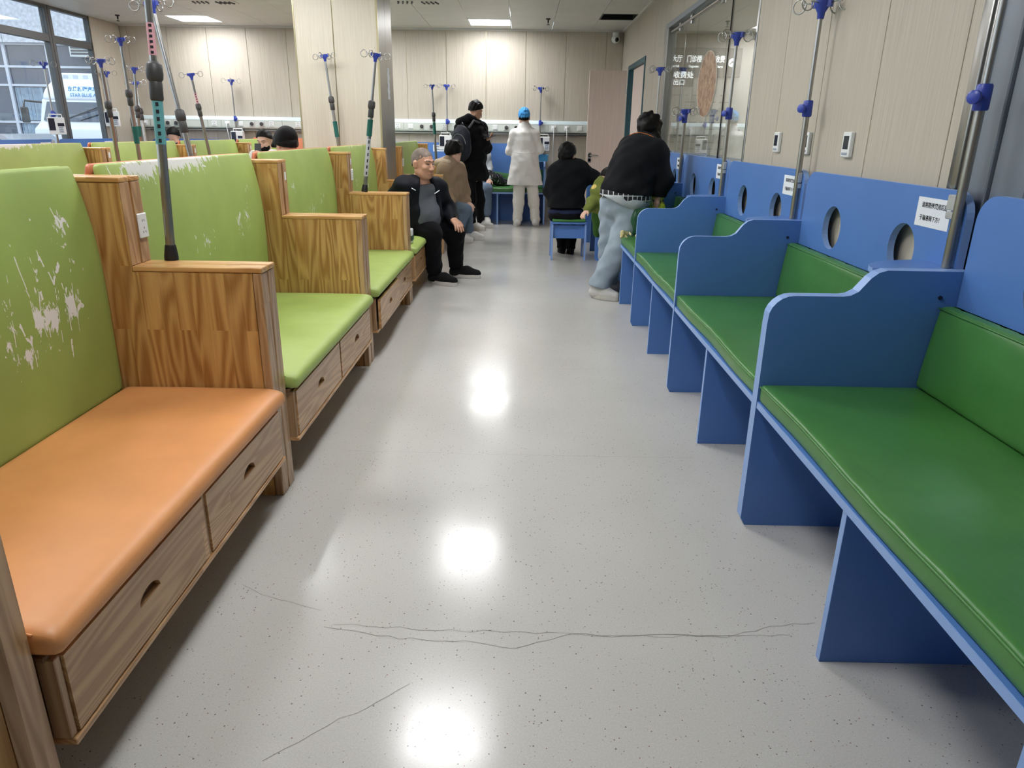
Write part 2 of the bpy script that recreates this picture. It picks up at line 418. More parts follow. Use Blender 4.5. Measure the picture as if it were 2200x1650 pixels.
# ceiling: slab plus lay-in tiles on a 0.605 m grid
ceil = struct('ceiling', box(B(), XL-0.3, XR+0.12, YB-0.2, YF+0.15, ZC+0.125, ZC+0.25), M_ceilb)
GX0, GY0, G = -0.208-0.605*10, 10.975-0.6*23, 0.605
LIGHTS = {(9, 23): 1, (9, 15): 1, (9, 11): 1, (9, 7): 1, (9, 3): 0, (2, 23): 1, (6, 15): 1, (2, 17): 1, (2, 11): 1, (6, 9): 1, (2, 5): 0, (6, 3): 0, (9, 19): 0, (6, 19): 0, (2, 20): 0, (2, 14): 1, (12, 11): 0, (6, 22): 1, (6, 20): 1}  # hidden panels behind the pillar, some at left, added to brighten the room
OPEN = {(12, 22)}
tile_me = None
def tile_xy(i, j): return GX0+G*i, GY0+0.6*j
for j in range(0, 25):
    for i in range(0, 13):
        x0, y0 = tile_xy(i, j)
        if LIGHTS.get((i, j)) or (i, j) in OPEN or y0 > YF-0.2 or y0 < YB: continue
        wx = min(0.602, XR-x0-0.002)
        if y0+0.6 > YF: pass
        if wx > 0.59 and y0+0.6 < YF and tile_me:
            o = bpy.data.objects.new('ceiling_tile', tile_me); COL.objects.link(o); o.parent = ceil; o.location = (x0, y0, 0)
        else:
            o = obj('ceiling_tile', box(B(), 0.0015, wx, 0.0015, min(0.5985, YF-y0), ZC, ZC+0.012, 0.002), M_ceil, ceil, loc=(x0, y0, 0))
            if wx > 0.59 and y0+0.6 < YF: tile_me = o.data
# last narrow row and the plain strips by the window and the back wall
obj('ceiling_tile', box(B(), XL-0.1, GX0-0.002, YB, YF, ZC, ZC+0.012), M_ceil, ceil)
bm = B(); box(bm, XL, XR, YF-0.03, YF, ZC-0.025, ZC+0.003); box(bm, XR-0.025, XR, YB, YF, ZC-0.02, ZC+0.003)
tag(obj('trim_1', bm, M_ceil), kind='structure')

# wall panels -------------------------------------------------
def panels_x(parent, xs, yface, z0, z1, name='wall_panel', mat=None):
    for a, b in zip(xs, xs[1:]):
        obj(name, box(B(), a+0.003, b-0.003, yface, yface+0.014, z0, z1, 0.0015), mat or M_panel, parent)
def panels_y(parent, ys, xface, z0, z1, sgn=1, mat=None):
    for a, b in zip(ys, ys[1:]):
        x0, x1 = (xface, xface+0.014) if sgn > 0 else (xface-0.014, xface)
        obj('wall_panel', box(B(), x0, x1, a+0.003, b-0.003, z0, z1, 0.0015), mat or M_panel, parent)
wf = struct('wall_far', box(B(), XL-0.1, XR+0.1, YF+0.012, YF+0.15, 0, ZC), M_brass)
xs = [XL]+[0.622-0.6115*k for k in range(11, -1, -1)]+[1.235, XR]
panels_x(wf, [x for x in xs if x >= XL], YF, 0, ZC)

WY0, WY1, WZ0, WZ1 = 5.08, 8.44, 1.17, 2.45      # partition window
DY0, DY1, DZ = 9.64, 11.14, 2.27                 # door opening
bm = B(); X0, X1 = XR+0.012, XR+0.11
box(bm, X0, X1, 2.60, WY0, 0, ZC); box(bm, X0, X1, WY0, WY1, 0, WZ0); box(bm, X0, X1, WY0, WY1, WZ1, ZC)
box(bm, X0, X1, WY1, DY0, 0, ZC); box(bm, X0, X1, DY0, DY1, DZ, ZC); box(bm, X0, X1, DY1, YF+0.1, 0, ZC)
wr = struct('wall_right', bm, M_brass)
panels_y(wr, [2.60, 2.674, 3.285, 3.89, 4.495, WY0], XR, 0, ZC); panels_y(wr, [WY0, 5.70, 6.31, 6.92, 7.53, 8.14, WY1], XR, WZ1, ZC)
panels_y(wr, [WY0, 6.31, 7.53, WY1], XR, 0, WZ0); panels_y(wr, [WY1, 9.03, DY0], XR, 0, ZC); panels_y(wr, [DY0, 10.4, DY1], XR, DZ, ZC); panels_y(wr, [DY1, YF-0.005], XR, 0, ZC)

struct('trim_4', box(B(), XL-0.07, XL-0.0145, 11.15, YF+0.1, 0, ZC), M_frame)
bm = B(); box(bm, XL-0.25, XL-0.012, YB, 11.15, 0, 0.55); box(bm, XL-0.25, XL-0.012, YB-0.1, YB+0.4, 0.55, ZC)
box(bm, XL-0.25, XL-0.012, YB, YF, ZC, ZC+0.2)
wl = struct('wall_left', bm, M_brass)
panels_y(wl, [11.15, YF-0.003], XL, 0, ZC, -1); panels_y(wl, [YB, 0, 2.8, 5.6, 8.4, 11.15], XL, 0, 0.55, -1)
wb = struct('wall_back', box(B(), XL-0.25, XR+0.11, YB-0.15, YB-0.012, 0, ZC), M_brass)
panels_x(wb, [XL+0.64*k for k in range(13)], YB-0.014, 0, ZC)
# right-hand opening beside the camera: steel jamb, dark metal frame, glass
bm = B(); box(bm, XR-0.012, XR+0.11, 2.505, 2.60, 0, ZC, 0.006, 2); box(bm, XR-0.022, XR, 2.53, 2.56, 0, ZC, 0.004)
struct('trim_2', bm, M_steel, 40)
bm = B(); box(bm, XR+0.0, XR+0.1, 2.395, 2.503, 0, ZC, 0.004); box(bm, XR+0.012, XR+0.1, 2.225, 2.39, 0, ZC, 0.004); box(bm, XR+0.02, XR+0.1, YB, 2.225, 2.45, ZC)
box(bm, XR+0.02, XR+0.1, 0.2, 0.34, 0, 2.45, 0.004); box(bm, XR+0.0, XR+0.1, YB, -1.2, 0, ZC)
struct('trim_3', bm, M_dark)
win3 = tag(obj('window_3', box(B(), XR+0.05, XR+0.056, 0.34, 2.225, 0.02, 2.45), M_glassr), kind='structure')
obj('lock_plate', box(B(), XR+0.036, XR+0.049, 2.13, 2.165, 1.10, 1.29, 0.004), M_steel, win3)
for z in (1.15, 1.22): obj('lock_slot', box(B(), XR+0.033, XR+0.037, 2.138, 2.156, z, z+0.035), M_black, win3)

# the pillar
pil = struct('wall_pillar', box(B(), -2.20, -1.422, 7.512, 8.25, 0, ZC), M_brass)
for a, b in ((-2.208, -1.842), (-1.836, -1.418)): obj('pillar_panel', box(B(), a+0.002, b-0.002, 7.50, 7.514, 0, ZC, 0.0015), M_panelp, pil)
for a, b in ((7.505, 7.88), (7.885, 8.25)): obj('cladding_sheet', box(B(), -1.422, -1.410, a, b, 0, ZC, 0.001), M_galv, pil)
obj('cladding_sheet', box(B(), -2.215, -2.20, 7.505, 8.25, 0, ZC), M_galv, pil)
obj('corner_strip', box(B(), -1.424, -1.408, 7.494, 7.506, 0, ZC), M_brass, pil)
obj('corner_strip', box(B(), -2.214, -2.202, 7.494, 7.506, 0, ZC), M_brass, pil)
# torn paper stuck on the metal side of the pillar
bm = B(); ys = [7.88, 7.91, 7.95, 8.0, 8.03]; rng = random.Random(3); lft = []; rgt = []
for k in range(13):
    z = 1.66+0.30*k/12; lft.append((7.90+rng.uniform(-.015, .02), z)); rgt.append((8.02+rng.uniform(-.02, .02), z))
prism(bm, lft+rgt[::-1], 'yz', -1.4095, -1.4075)
tag(obj('paper_notice', bm, M_whitep), 'torn strip of white paper taped to the grey pillar side', 'paper')

# left window wall ------------------------------------------------
wroot = thing('window_1', 'grey framed window wall', 'window', (0, 0, 0), kind='structure'); del wroot['label'], wroot['category']
MULL = [10.22-1.62*k for k in range(8)]
for y in MULL: obj('mullion', box(B(), XL-0.09, XL-0.005, y-0.06, y+0.06, 0.55, ZC, 0.004), M_frame, wroot)
for y in MULL: obj('mullion_groove', box(B(), XL-0.007, XL-0.003, y-0.012, y-0.004, 0.55, ZC), M_black, wroot)
obj('transom', box(B(), XL-0.08, XL-0.01, YB+0.4, 11.15, 2.39, 2.48, 0.004), M_frame, wroot)
bm = B(); box(bm, XL-0.08, XL-0.01, YB+0.4, 11.15, 0.55, 0.61); box(bm, XL-0.08, XL-0.01, YB+0.4, 11.15, 2.79, 2.83); box(bm, XL-0.08, XL-0.01, 11.13, 11.15, 0.55, 2.83)
obj('window_frame', bm, M_frame, wroot)
edges = [11.13]+MULL+[YB+0.4]
for a, b in zip(edges, edges[1:]):
    lo, hi = b+0.06, a-0.06 if a < 11 else a
    for z0, z1 in ((0.61, 2.39), (2.48, 2.79)): obj('pane', box(B(), XL-0.045, XL-0.039, lo, hi, z0, z1), M_glass, wroot)

# partition window of the right wall --------------------------------
w2 = thing('window_2', '', '', (0, 0, 0), kind='structure')
for k in ('label', 'category'):
    if k in w2: del w2[k]
bm = B(); box(bm, XR-0.008, XR+0.05, WY1-0.14, WY1, WZ0, WZ1, 0.003); box(bm, XR-0.004, XR+0.05, WY1-0.21, WY1-0.145, WZ0, WZ1, 0.003)
obj('jamb', bm, M_steel, w2); obj('jamb', box(B(), XR-0.006, XR+0.11, WY0, WY0+0.03, WZ0, WZ1, 0.003), M_steel, w2)
bm = B(); box(bm, XR-0.006, XR+0.11, WY0, WY1, WZ1-0.05, WZ1, 0.003); obj('head_rail', bm, M_dark, w2)
bm = B(); tube(bm, [(XR+0.03, WY0+0.03, WZ1-0.09), (XR+0.03, WY1-0.21, WZ1-0.09)], 0.012); obj('sliding_track', bm, M_steel, w2)
obj('sill', box(B(), XR-0.02, XR+0.11, WY0, WY1, WZ0-0.03, WZ0+0.005, 0.003), M_dark, w2)
for a, b in ((WY0+0.03, 5.92), (5.927, 7.05), (7.055, WY1-0.21)): obj('pane', box(B(), XR+0.04, XR+0.048, a, b, WZ0, WZ1-0.05), M_glassr, w2)
obj('pane_joint', box(B(), XR+0.036, XR+0.052, 5.919, 5.928, WZ0, WZ1-0.05), M_black, w2)
for y in (5.7, 6.2, 7.3, 7.8): obj('glass_clamp', box(B(), XR+0.03, XR+0.056, y, y+0.06, WZ1-0.13, WZ1-0.05, 0.004), M_steel, w2)
# round printed sticker on the glass
t = NT('sticker_print'); v = t.coord(); n = t.noise(v, 18, 5, 0.65, 0.8)
t.color(t.ramp(n, [(0.3, srgb(108, 76, 62)), (0.5, srgb(160, 124, 98)), (0.7, srgb(190, 166, 136))])); t.set(t.b, Roughness=0.5)
stk = prism(B(), arc(6.50, 1.755, 0.315, 0, 350, 35, 0.255), 'yz', XR+0.035, XR+0.039)
so = tag(obj('round_sticker', stk, t.m), 'round brown patterned sticker on the glass partition', 'sticker')
rim = B(); tube(rim, [(XR+0.036, y, z) for y, z in arc(6.50, 1.755, 0.317, 0, 350, 35, 0.257)], 0.004, 6, closed=True)
obj('sticker_rim', rim, simple('sticker_rim', (206, 196, 186), 0.5), so)

# door ---------------------------------------------------------------
d1 = thing('door_1', '', '', (0, 0, 0), kind='structure')
for k in ('label', 'category'):
    if k in d1: del d1[k]
bm = B(); box(bm, XR-0.012, XR+0.12, DY0, DY0+0.05, 0, DZ, 0.003); box(bm, XR-0.012, XR+0.12, DY1-0.05, DY1, 0, DZ, 0.003); box(bm, XR-0.012, XR+0.12, DY0+0.05, DY1-0.05, DZ-0.06, DZ, 0.003)
obj('door_frame', bm, M_teald, d1)
obj('fixed_leaf', box(B(), XR+0.03, XR+0.07, DY0+0.052, 10.86, 0.01, DZ-0.065, 0.002), M_door, d1)
leaf = obj('door_leaf', box(B(), 0.925, 1.452, 11.045, 11.09, 0.012, 2.205, 0.002), M_door, d1)
bm = B(); lathe(bm, [(0.026, 0), (0.026, 0.008)], (0.975, 11.045, 1.055), (0, -1, 0)); tube(bm, [(0.975, 11.04, 1.055), (0.975, 10.995, 1.055), (1.0, 10.99, 1.055), (1.095, 10.99, 1.052)], 0.009)
lathe(bm, [(0.022, 0), (0.022, 0.008)], (0.975, 11.045, 0.985), (0, -1, 0)); box(bm, 0.95, 1.0, 11.037, 11.046, 0.95, 1.09, 0.006, 2)
obj('door_handle', bm, M_steel, leaf, 40)
for z in (0.25, 1.1, 1.95):
    bm = B(); tube(bm, [(1.458, 11.04, z-0.05), (1.458, 11.04, z+0.05)], 0.008); obj('hinge', bm, M_steel, d1)

# hall beyond the partition ------------------------------------------
M_hallw = simple('hall_wall', (214, 212, 204), 0.5); M_marble = simple('beige_marble', (206, 192, 164), 0.35, var=0.12, vscale=6)
struct('floor_hall', box(B(), XR+0.12, 5.2, YB, 14.2, -0.12, -0.002), M_marble)
struct('ceiling_hall', box(B(), XR+0.11, 5.2, YB, 14.2, 2.62, 2.72), M_ceil)
struct('wall_hall_right', box(B(), 5.0, 5.2, YB, 14.2, 0, 2.62), M_marble)
struct('wall_hall_end', box(B(), XR+0.12, 5.0, 10.32, 10.45, 0, 2.62), M_hallw)
struct('wall_hall_start', box(B(), XR+0.12, 5.0, YB, YB+0.1, 0, 2.62), M_hallw)
def ceiling_light(x0, y0, w, d, z, label, zdir=1):
    t = thing('ceiling_light', label, 'light', (x0+w/2, y0+d/2, z), group='square ceiling light panels')
    bm = B(); prism(bm, [(-w/2, -d/2), (w/2, -d/2), (w/2, d/2), (-w/2, d/2)], 'xy', -0.004, 0.02, [[(-w/2+.014, -d/2+.014), (w/2-.014, -d/2+.014), (w/2-.014, d/2-.014), (-w/2+.014, d/2-.014)]])
    obj('frame', bm, M_white, t); obj('diffuser', box(B(), -w/2+.014, w/2-.014, -d/2+.014, d/2-.014, 0.004, 0.014), M_light, t); return t
LL = {(9, 23): 'lit square ceiling panel above the nurse by the far wall', (2, 23): 'lit square ceiling panel left of the pillar near the far wall'}
for (i, j), on in LIGHTS.items():
    if on:
        x0, y0 = tile_xy(i, j); ceiling_light(x0+0.003, y0+0.002, 0.599, 0.596, ZC, LL.get((i, j), 'lit square ceiling panel out of view, some of these added to brighten the room'))
for y in (3.2, 6.2, 9.0): ceiling_light(3.0, y, 0.6, 0.6, 2.60, 'lit square ceiling panel in the hall behind the partition glass' if y > 6 else 'lit square ceiling panel overhead in the hall, out of the frame')

# direction sign in the hall
sg = thing('direction_sign', 'dark overhead sign with white lit Chinese lettering and arrow behind the glass', 'sign', (2.26, 10.30, 2.2))
SZ = 1.35+(at_x(1517, 120, XR).z-1.35)*10.28/at_x(1517, 120, XR).y
sg.location = (2.22, 10.30, SZ-.075)
obj('sign_board', box(B(), -0.55, 0.62, -0.03, 0.0, -0.18, 0.17, 0.004), simple('sign_grey', (104, 104, 98), 0.5), sg)
for dx, s in ((-0.29, '门诊大厅'), (0.0, '门诊楼'), (0.27, '挂号收费')): text_mesh(s, 0.09, M_signlit, sg, 'lettering', (dx, -0.033, 0.03), (R(90), 0, 0), bold=0.0012, sx=0.74)
for dx, s in ((-0.29, 'Out-patient Hall'), (0.0, 'Outpatient'), (0.27, 'Registered Charge')): text_mesh(s, 0.038, M_signlit, sg, 'lettering', (dx, -0.033, -0.055), (R(90), 0, 0), bold=0.0008, sx=0.78)
bm = B(); prism(bm, arc(0.50, -0.005, 0.052, 0, 345, 24), 'xz', -0.036, -0.031); obj('arrow_disc', bm, M_signlit, sg)
bm = B(); prism(bm, [(0.465, -0.02), (0.50, 0.02), (0.535, -0.02), (0.525, -0.03), (0.50, -0.002), (0.475, -0.03)], 'xz', -0.039, -0.0365); obj('arrow', bm, simple('sign_grey', (104, 104, 98)), sg)
# wall chart below it
ch = thing('wall_chart', 'white wall chart with rows of faint grey print behind the glass', 'chart', (2.28, 10.315, 1.45))
obj('sheet', box(B(), -0.52, 0.55, -0.012, 0.0, -0.45, 0.48, 0.002), simple('chart_white', (206, 206, 200), 0.5), ch)
M_pg = simple('grey_print', (150, 150, 146), 0.7); rr = random.Random(5)
for k in range(10):
    x = -0.47
    while x < 0.42:
        l = rr.uniform(.03, .14)
        if rr.random() > .3: obj('printed_line', box(B(), x, x+l, -0.0135, -0.012, 0.40-k*0.085, 0.415-k*0.085), M_pg, ch)
        x += l+rr.uniform(.02, .06)
sg2 = thing('hanging_sign', 'small lit white sign hanging in the hall behind the glass', 'sign', (1.98, 9.75, 2.02))
obj('sign_board', box(B(), -0.12, 0.14, 0, 0.02, -0.09, 0.1, 0.003), simple('sign_grey', (104, 104, 98)), sg2)
bm = B(); tube(bm, [(0.0, .01, .1), (0.0, .01, .59)], .006, 6); obj('rod', bm, M_steel, sg2)
text_mesh('收费处', 0.085, M_signlit, sg2, 'lettering', (0.01, -0.002, 0.04), (R(90), 0, 0), bold=0.001)
text_mesh('出口', 0.075, M_signlit, sg2, 'lettering', (-0.04, -0.002, -0.045), (R(90), 0, 0), bold=0.001)

# ceiling fittings ------------------------------------------------------
def sprinkler(px, py, label):
    p = at_z(px, py, ZC); t = thing('sprinkler', label, 'sprinkler', (p.x, p.y, ZC), group='ceiling sprinklers')
    bm = B(); lathe(bm, [(0.032, 0), (0.03, -0.012), (0.012, -0.016), (0.010, -0.05), (0.004, -0.055), (0.004, -0.075)][::-1]); obj('body', bm, M_black, t, 50)
    bm = B(); lathe(bm, [(0.022, -0.078), (0.022, -0.073)]); obj('deflector', bm, M_black, t)
sprinkler(1178, 40, 'black sprinkler head in the ceiling right of the lit panel'); sprinkler(252, 32, 'black sprinkler head in the ceiling near the window wall')
p = tile_xy(12, 22); vt = thing('ceiling_vent', 'dark open ceiling vent in the corner above the door', 'vent', (p[0], p[1], ZC))
bm = B(); box(bm, 0.012, 0.462, 0.012, 0.50, 0.10, 0.12); box(bm, 0.012, 0.02, 0.012, 0.50, 0.0, 0.11); box(bm, 0.455, 0.462, 0.012, 0.50, 0.0, 0.11); box(bm, 0.02, 0.455, 0.492, 0.50, 0.0, 0.11); obj('dark_void', bm, simple('vent_black', (10, 10, 11), .9), vt)  # black colour stands in for the darkness of the open void
obj('frame', prism(B(), [(0, 0), (.475, 0), (.475, .512), (0, .512)], 'xy', -0.004, 0.01, [[(.012, .012), (.462, .012), (.462, .50), (.012, .50)]]), M_ceilb, vt)
obj('blank_panel', box(B(), 0.002, 0.475, 0.514, 0.598, 0, 0.012), M_ceil, vt)
for px, lab in ((885, 'white slotted air diffuser in the ceiling right of the pillar'), (440, 'white slotted air diffuser in the ceiling left of the pillar')):
    p = at_z(px, 0, ZC); v = thing('air_diffuser', lab, 'vent', (p.x+0.05, p.y-0.05, ZC-0.004))
    obj('plate', box(B(), -0.29, 0.29, -0.28, 0.28, -0.003, 0.004, 0.002), M_ceil, v)
    for k in range(4):
        for sgn in (-1, 1):
            bm = B(); tube(bm, [(sgn*(0.06+0.055*k+0.02*q*q), 0.10+0.13*q, -0.004) for q in (0, .5, 1)], 0.012, 6); obj('slot', bm, M_black, v)
cc = thing('security_camera', 'white dome security camera high in the far right corner', 'camera', (1.36, 11.9, 2.745))
bm = B(); lathe(bm, [(0.05, 0.05), (0.05, -0.01), (0.03, -0.02)][::-1]); box(bm, -0.02, 0.02, 0, 0.05, 0.0, 0.05); obj('mount', bm, M_white, cc, 40)
bm = B(); bmesh.ops.create_uvsphere(bm, u_segments=16, v_segments=12, radius=0.062); bmesh.ops.translate(bm, vec=(0, -0.01, -0.04), verts=bm.verts); obj('housing', bm, M_white, cc, 180)
bm = B(); bmesh.ops.create_uvsphere(bm, u_segments=12, v_segments=8, radius=0.034); bmesh.ops.translate(bm, vec=(0.012, -0.048, -0.05), verts=bm.verts); obj('lens', bm, M_black, cc, 180)

# medical service duct on the far wall -----------------------------------
duct = thing('service_duct', 'long pale service duct with sockets along the far wall', 'wall duct', (0, YF, 1.345))
prof = [(0, 0), (-0.085, 0.012), (-0.095, 0.03), (-0.095, 0.135), (-0.075, 0.15), (-0.06, 0.185), (0, 0.19)]
bm = B(); prism(bm, [(y, z) for y, z in prof[:4]]+[(0, 0.135)], 'yz', XL+0.02, 0.99); obj('duct_body', bm, M_rail, duct)
bm = B(); prism(bm, [(0, 0.135), (-0.098, 0.135), (-0.092, 0.152), (-0.07, 0.178), (-0.05, 0.19), (0, 0.19)], 'yz', XL+0.02, 0.992); obj('duct_lid', bm, M_rail_t, duct, 40)
bm = B(); box(bm, XL+0.02, 0.985, -0.07, 0, -0.02, 0.0); obj('duct_base', bm, simple('duct_base_grey', (150, 152, 150), 0.5), duct)  # plain grey strip along the underside of the duct
def fitting(px, kind):
    x = at_y(px, 265, YF-0.1).x; f = -0.095
    if kind == 'seam': obj('cover_joint', box(B(), x-0.002, x+0.002, f-0.001, f+0.001, 0.03, 0.134), M_frame, duct); return
    pl = obj('socket_plate', box(B(), x-0.04, x+0.04, f-0.008, f+0.001, 0.045, 0.118, 0.003), M_white, duct)
    if kind == 'gas':
        pl.data.materials[0] = simple('gas_plate', (196, 198, 196)); bm = B(); lathe(bm, [(0.028, 0), (0.028, 0.012), (0.018, 0.016)], (x, f-0.008, 0.082), (0, -1, 0)); obj('gas_outlet', bm, M_grip, pl, 40)
    elif kind == 'sock':
        for dx, dz in ((-.012, .02), (.012, .02), (0, -.008), (-.014, -.02), (.014, -.02)): obj('slot', box(B(), x+dx-.003, x+dx+.003, f-.0095, f-.008, .082+dz-.006, .082+dz+.006), M_black, pl)
    elif kind == 'plug':
        bm = B(); lathe(bm, [(0.024, 0), (0.022, 0.03), (0.012, 0.04)], (x, f-0.008, 0.085), (0, -1, 0)); obj('plug', bm, M_white, pl, 40)
        bm = B(); rr = random.Random(int(px)); sw = rr.uniform(-.05, .05)
        tube(bm, [(x, f-0.05, 0.085), (x+sw*.2, f-0.075, 0.02), (x+sw*.5, f-0.05, -0.15), (x+sw, f-0.03, -0.4), (x+sw*.6, f-0.02, -0.75)], 0.006, 6); obj('cable', bm, M_white, pl, 180)
    elif kind == 'switch': obj('rocker', box(B(), x-.03, x+.03, f-.011, f-.008, .055, .108, .002), M_white, pl)
for px, k in ((296, 'plug'), (312, 'plug'), (323, 'seam'), (340, 'switch'), (361, 'gas'), (379, 'gas'), (446, 'seam'), (460, 'sock'), (475, 'seam'), (489, 'plug'), (517, 'switch'), (541, 'gas'), (562, 'gas'), (583, 'sock'), (606, 'seam'), (640, 'sock'),
              (854, 'sock'), (867, 'seam'), (882, 'switch'), (906, 'gas'), (927, 'gas'), (955, 'sock'), (1040, 'seam'), (1064, 'switch'), (1088, 'gas'), (1109, 'gas'), (1178, 'seam'), (1190, 'plug'), (1218, 'plug'), (1246, 'switch')): fitting(px, k)
for px0, px1, n in ((324, 356, 1), (485, 525, 2), (1213, 1262, 3)):
    a, b = at_y(px0, 280, YF-.1).x, at_y(px1, 280, YF-.1).x
    obj('hook_rail', box(B(), a, b, -0.115, -0.085, -0.03, -0.012, 0.003), M_grip, duct)

# thermostats
for k, (y, lab) in enumerate(((4.41, 'white thermostat on the right wall, farthest of the three'), (3.955, 'white thermostat on the right wall, half behind a steel pole'), (3.452, 'white thermostat on the right wall, nearest of the three'))):
    th = thing('thermostat', lab, 'thermostat', (XR, y, 1.32), group='thermostats on the right wall')
    obj('case', box(B(), -0.02, 0, -0.043, 0.043, -0.055, 0.055, 0.005, 2), M_white, th)
    obj('display', box(B(), -0.0215, -0.019, -0.026, 0.026, -0.02, 0.038), M_screen, th); obj('button', box(B(), -0.023, -0.019, -0.028, 0.028, -0.045, -0.034, 0.002), simple('button_grey', (150, 160, 172)), th)
# ================================================================ WOODEN SOFAS (back to back rows)
PT = 0.0625
def interp(z, tab):
    for (a, va), (b, vb) in zip(tab, tab[1:]):
        if z <= b: return va+(vb-va)*max(0, (z-a))/(b-a)
    return tab[-1][1]
BACK = [(0.40, .077), (0.8, .083), (0.92, .081), (1.02, .073), (1.10, .060), (1.16, .048), (1.21, .034), (1.24, .03)]
PANEL_ME = {}
def halfmoon(cy, cz, r): return [(cy+r*math.cos(R(a)), cz+r*0.62*math.sin(R(a))) for a in range(0, 181, 15)]
def sofa(axis, y0, L, face, seat_m, back_m, label, group, near=1, far=1, outlet=None, pull=0.0, sticker=None):
    rz = 0 if face > 0 else math.pi
    t = thing('infusion_sofa', label, 'sofa', (axis, y0 if face > 0 else y0+L, 0), rz, group)
    # side panels with stepped arm
    for on, ya in ((near, -PT), (far, L)):
        if not on: continue
        if 'p' not in PANEL_ME:
            bm = B(); prism(bm, [(0.003, 0), (.10, 0), (.10, .165), (.49, .165), (.49, 0), (.585, 0), (.585, .872), (.165, .872), (.165, 1.172), (.003, 1.172)], 'xz', 0.001, PT-0.001)
            p = obj('side_panel', bm, M_woodz, t, loc=(0, ya, 0)); PANEL_ME['p'] = p.data
            q = obj('front_post', box(B(), .586, .619, 0.0, PT, 0, .872, .003), M_woodf, t, loc=(0, ya, 0)); PANEL_ME['q'] = q.data
            a = obj('arm_cap', box(B(), .166, .622, -0.001, PT+0.001, .873, .892, .004, 2), M_woodx, t, loc=(0, ya, 0)); PANEL_ME['a'] = a.data
            c = obj('top_cap', box(B(), .0, .170, -0.001, PT+0.001, 1.173, 1.191, .004, 2), M_woodx, t, loc=(0, ya, 0)); PANEL_ME['c'] = c.data
            e = obj('back_stile', box(B(), .1655, .169, 0.002, PT-0.002, .893, 1.172, .001), M_woodf, t, loc=(0, ya, 0)); PANEL_ME['e'] = e.data
        else:
            for k, nm in (('p', 'side_panel'), ('q', 'front_post'), ('a', 'arm_cap'), ('c', 'top_cap'), ('e', 'back_stile')):
                o = bpy.data.objects.new(nm, PANEL_ME[k]); COL.objects.link(o); o.parent = t; o.location = (0, ya, 0)
    # seat box, drawers
    obj('seat_box', box(B(), .03, .600, .004, L-.004, .18, .375), M_woodi, t)
    obj('bottom_board', box(B(), .03, .648, .02, L-.02, .165, .181, .002), M_woody, t)
    obj('seat_board', box(B(), .03, .628, .01, L-.01, .376, .390, .002), M_woodi, t)
    for y in (.02, L/2-.009, L-.038): obj('drawer_stile', box(B(), .601, .640, y, y+.018, .181, .376, .002), M_woodf, t)
    dw = (L-.038*2-.018)/2
    for k, ya in enumerate((.038, L/2+.009)):
        cy = ya+dw/2
        bm = B(); prism(bm, [(ya+.003, .186), (ya+dw-.003, .186), (ya+dw-.003, .371), (ya+.003, .371)], 'yz', .628, .645, [halfmoon(cy, .278, .05)])
        dr = obj('drawer_front', bm, M_woody, t)
        bm = B(); prism(bm, halfmoon(cy, .278, .052), 'yz', .618, .629); obj('pull_shade', bm, M_woodi, dr)  # dark half-disc stands in for the shade inside the cutout
        if k == 0 and pull: dr.location = (pull, 0, 0)
    # cushions
    def puff(p):
        u = (p.x-.37)/.3; v = (p.y-L/2)/(L/2); s = max(0, 1-u*u)*max(0, 1-v**4)
        z = p.z+(0.010*s if p.z > .42 else 0)
        if p.x > .6: z -= 0.012*((p.x-.6)/.065)**2*(p.z > .42)
        return (p.x, p.y, z)
    obj('seat_cushion', rbox(B(), .075, .668, .004, L-.004, .391, .452, .022, (14, 20, 6), puff), seat_m, t, 180)
    bm = B(); tube(bm, [(.62, .0045+.003, .444)]+[(x, .006, .452-.012*max(0, (x-.6)/.065)**2) for x in (.1, .3, .5, .6)][::-1], .0025, 6)
    obj('seam_piping', bm, seat_m, t)
    def bk(p):
        f = (p.x-.002)/.078; fr = interp(p.z, BACK)
        edge = min(p.y-.004, L-.004-p.y); fr -= 0.012*math.exp(-max(0, edge)/0.03)
        return (.003+f*(fr-.003), p.y, p.z)
    obj('back_cushion', rbox(B(), .002, .08, .004, L-.004, .43, 1.226, .022, (6, 20, 26), bk), back_m, t, 180)
    bm = B(); 
    if outlet:
        for (yl, z) in outlet:
            o = obj('power_outlet', box(B(), .1695, .178, yl-.029, yl+.029, z-.043, z+.043, .003), M_white, t)
            for dy, dz in ((-.006, .018), (.006, .018), (0, -.008), (-.008, -.022), (.008, -.022)): obj('slot', box(B(), .1775, .1785, yl+dy-.0015, yl+dy+.0015, z+dz-.004, z+dz+.004), M_black, o)
    bm.free()
    if sticker:
        for (yl, z) in sticker: obj('number_tag', box(B(), .1695, .1705, yl-.012, yl+.012, z-.022, z+.022), M_whitep, t)
    return t
def wear_at(origin, pix, x=-1.455):
    out = []
    for (px, py, ry, rz, s) in pix:
        p = at_x(px, py, x); out.append(((p.x-origin[0], p.y-origin[1], p.z), (0.3, ry, rz), s))
    return out
AX = -1.53
U1, U2, U3, U4, U5 = (1.085, 1.38), (2.60, 1.50), (4.245, 1.495), (5.885, 1.485), (8.43, 2.17)
M_l1 = vinyl('worn_lime_a', (150, 172, 90), 0.5, wear_at((AX, U1[0]), [(95, 680, .13, .13, 1.15), (148, 660, .08, .17, 1.1), (128, 480, .06, .10, 1.1), (60, 760, .16, .08, 1.0), (90, 640, .26, .26, .62), (15, 740, .1, .1, .9)]))
M_l2 = vinyl('worn_lime_b', (160, 180, 96), 0.5, [((.04, .62, 1.235), (0.3, .60, .10), 1.6), ((.04, .30, 1.2), (0.3, .3, .08), 1.3)]+wear_at((AX, U2[0]), [(535, 400, .06, .05, .8), (515, 480, .10, .10, .75), (440, 520, .16, .07, .7), (530, 470, .05, .12, .8)]))
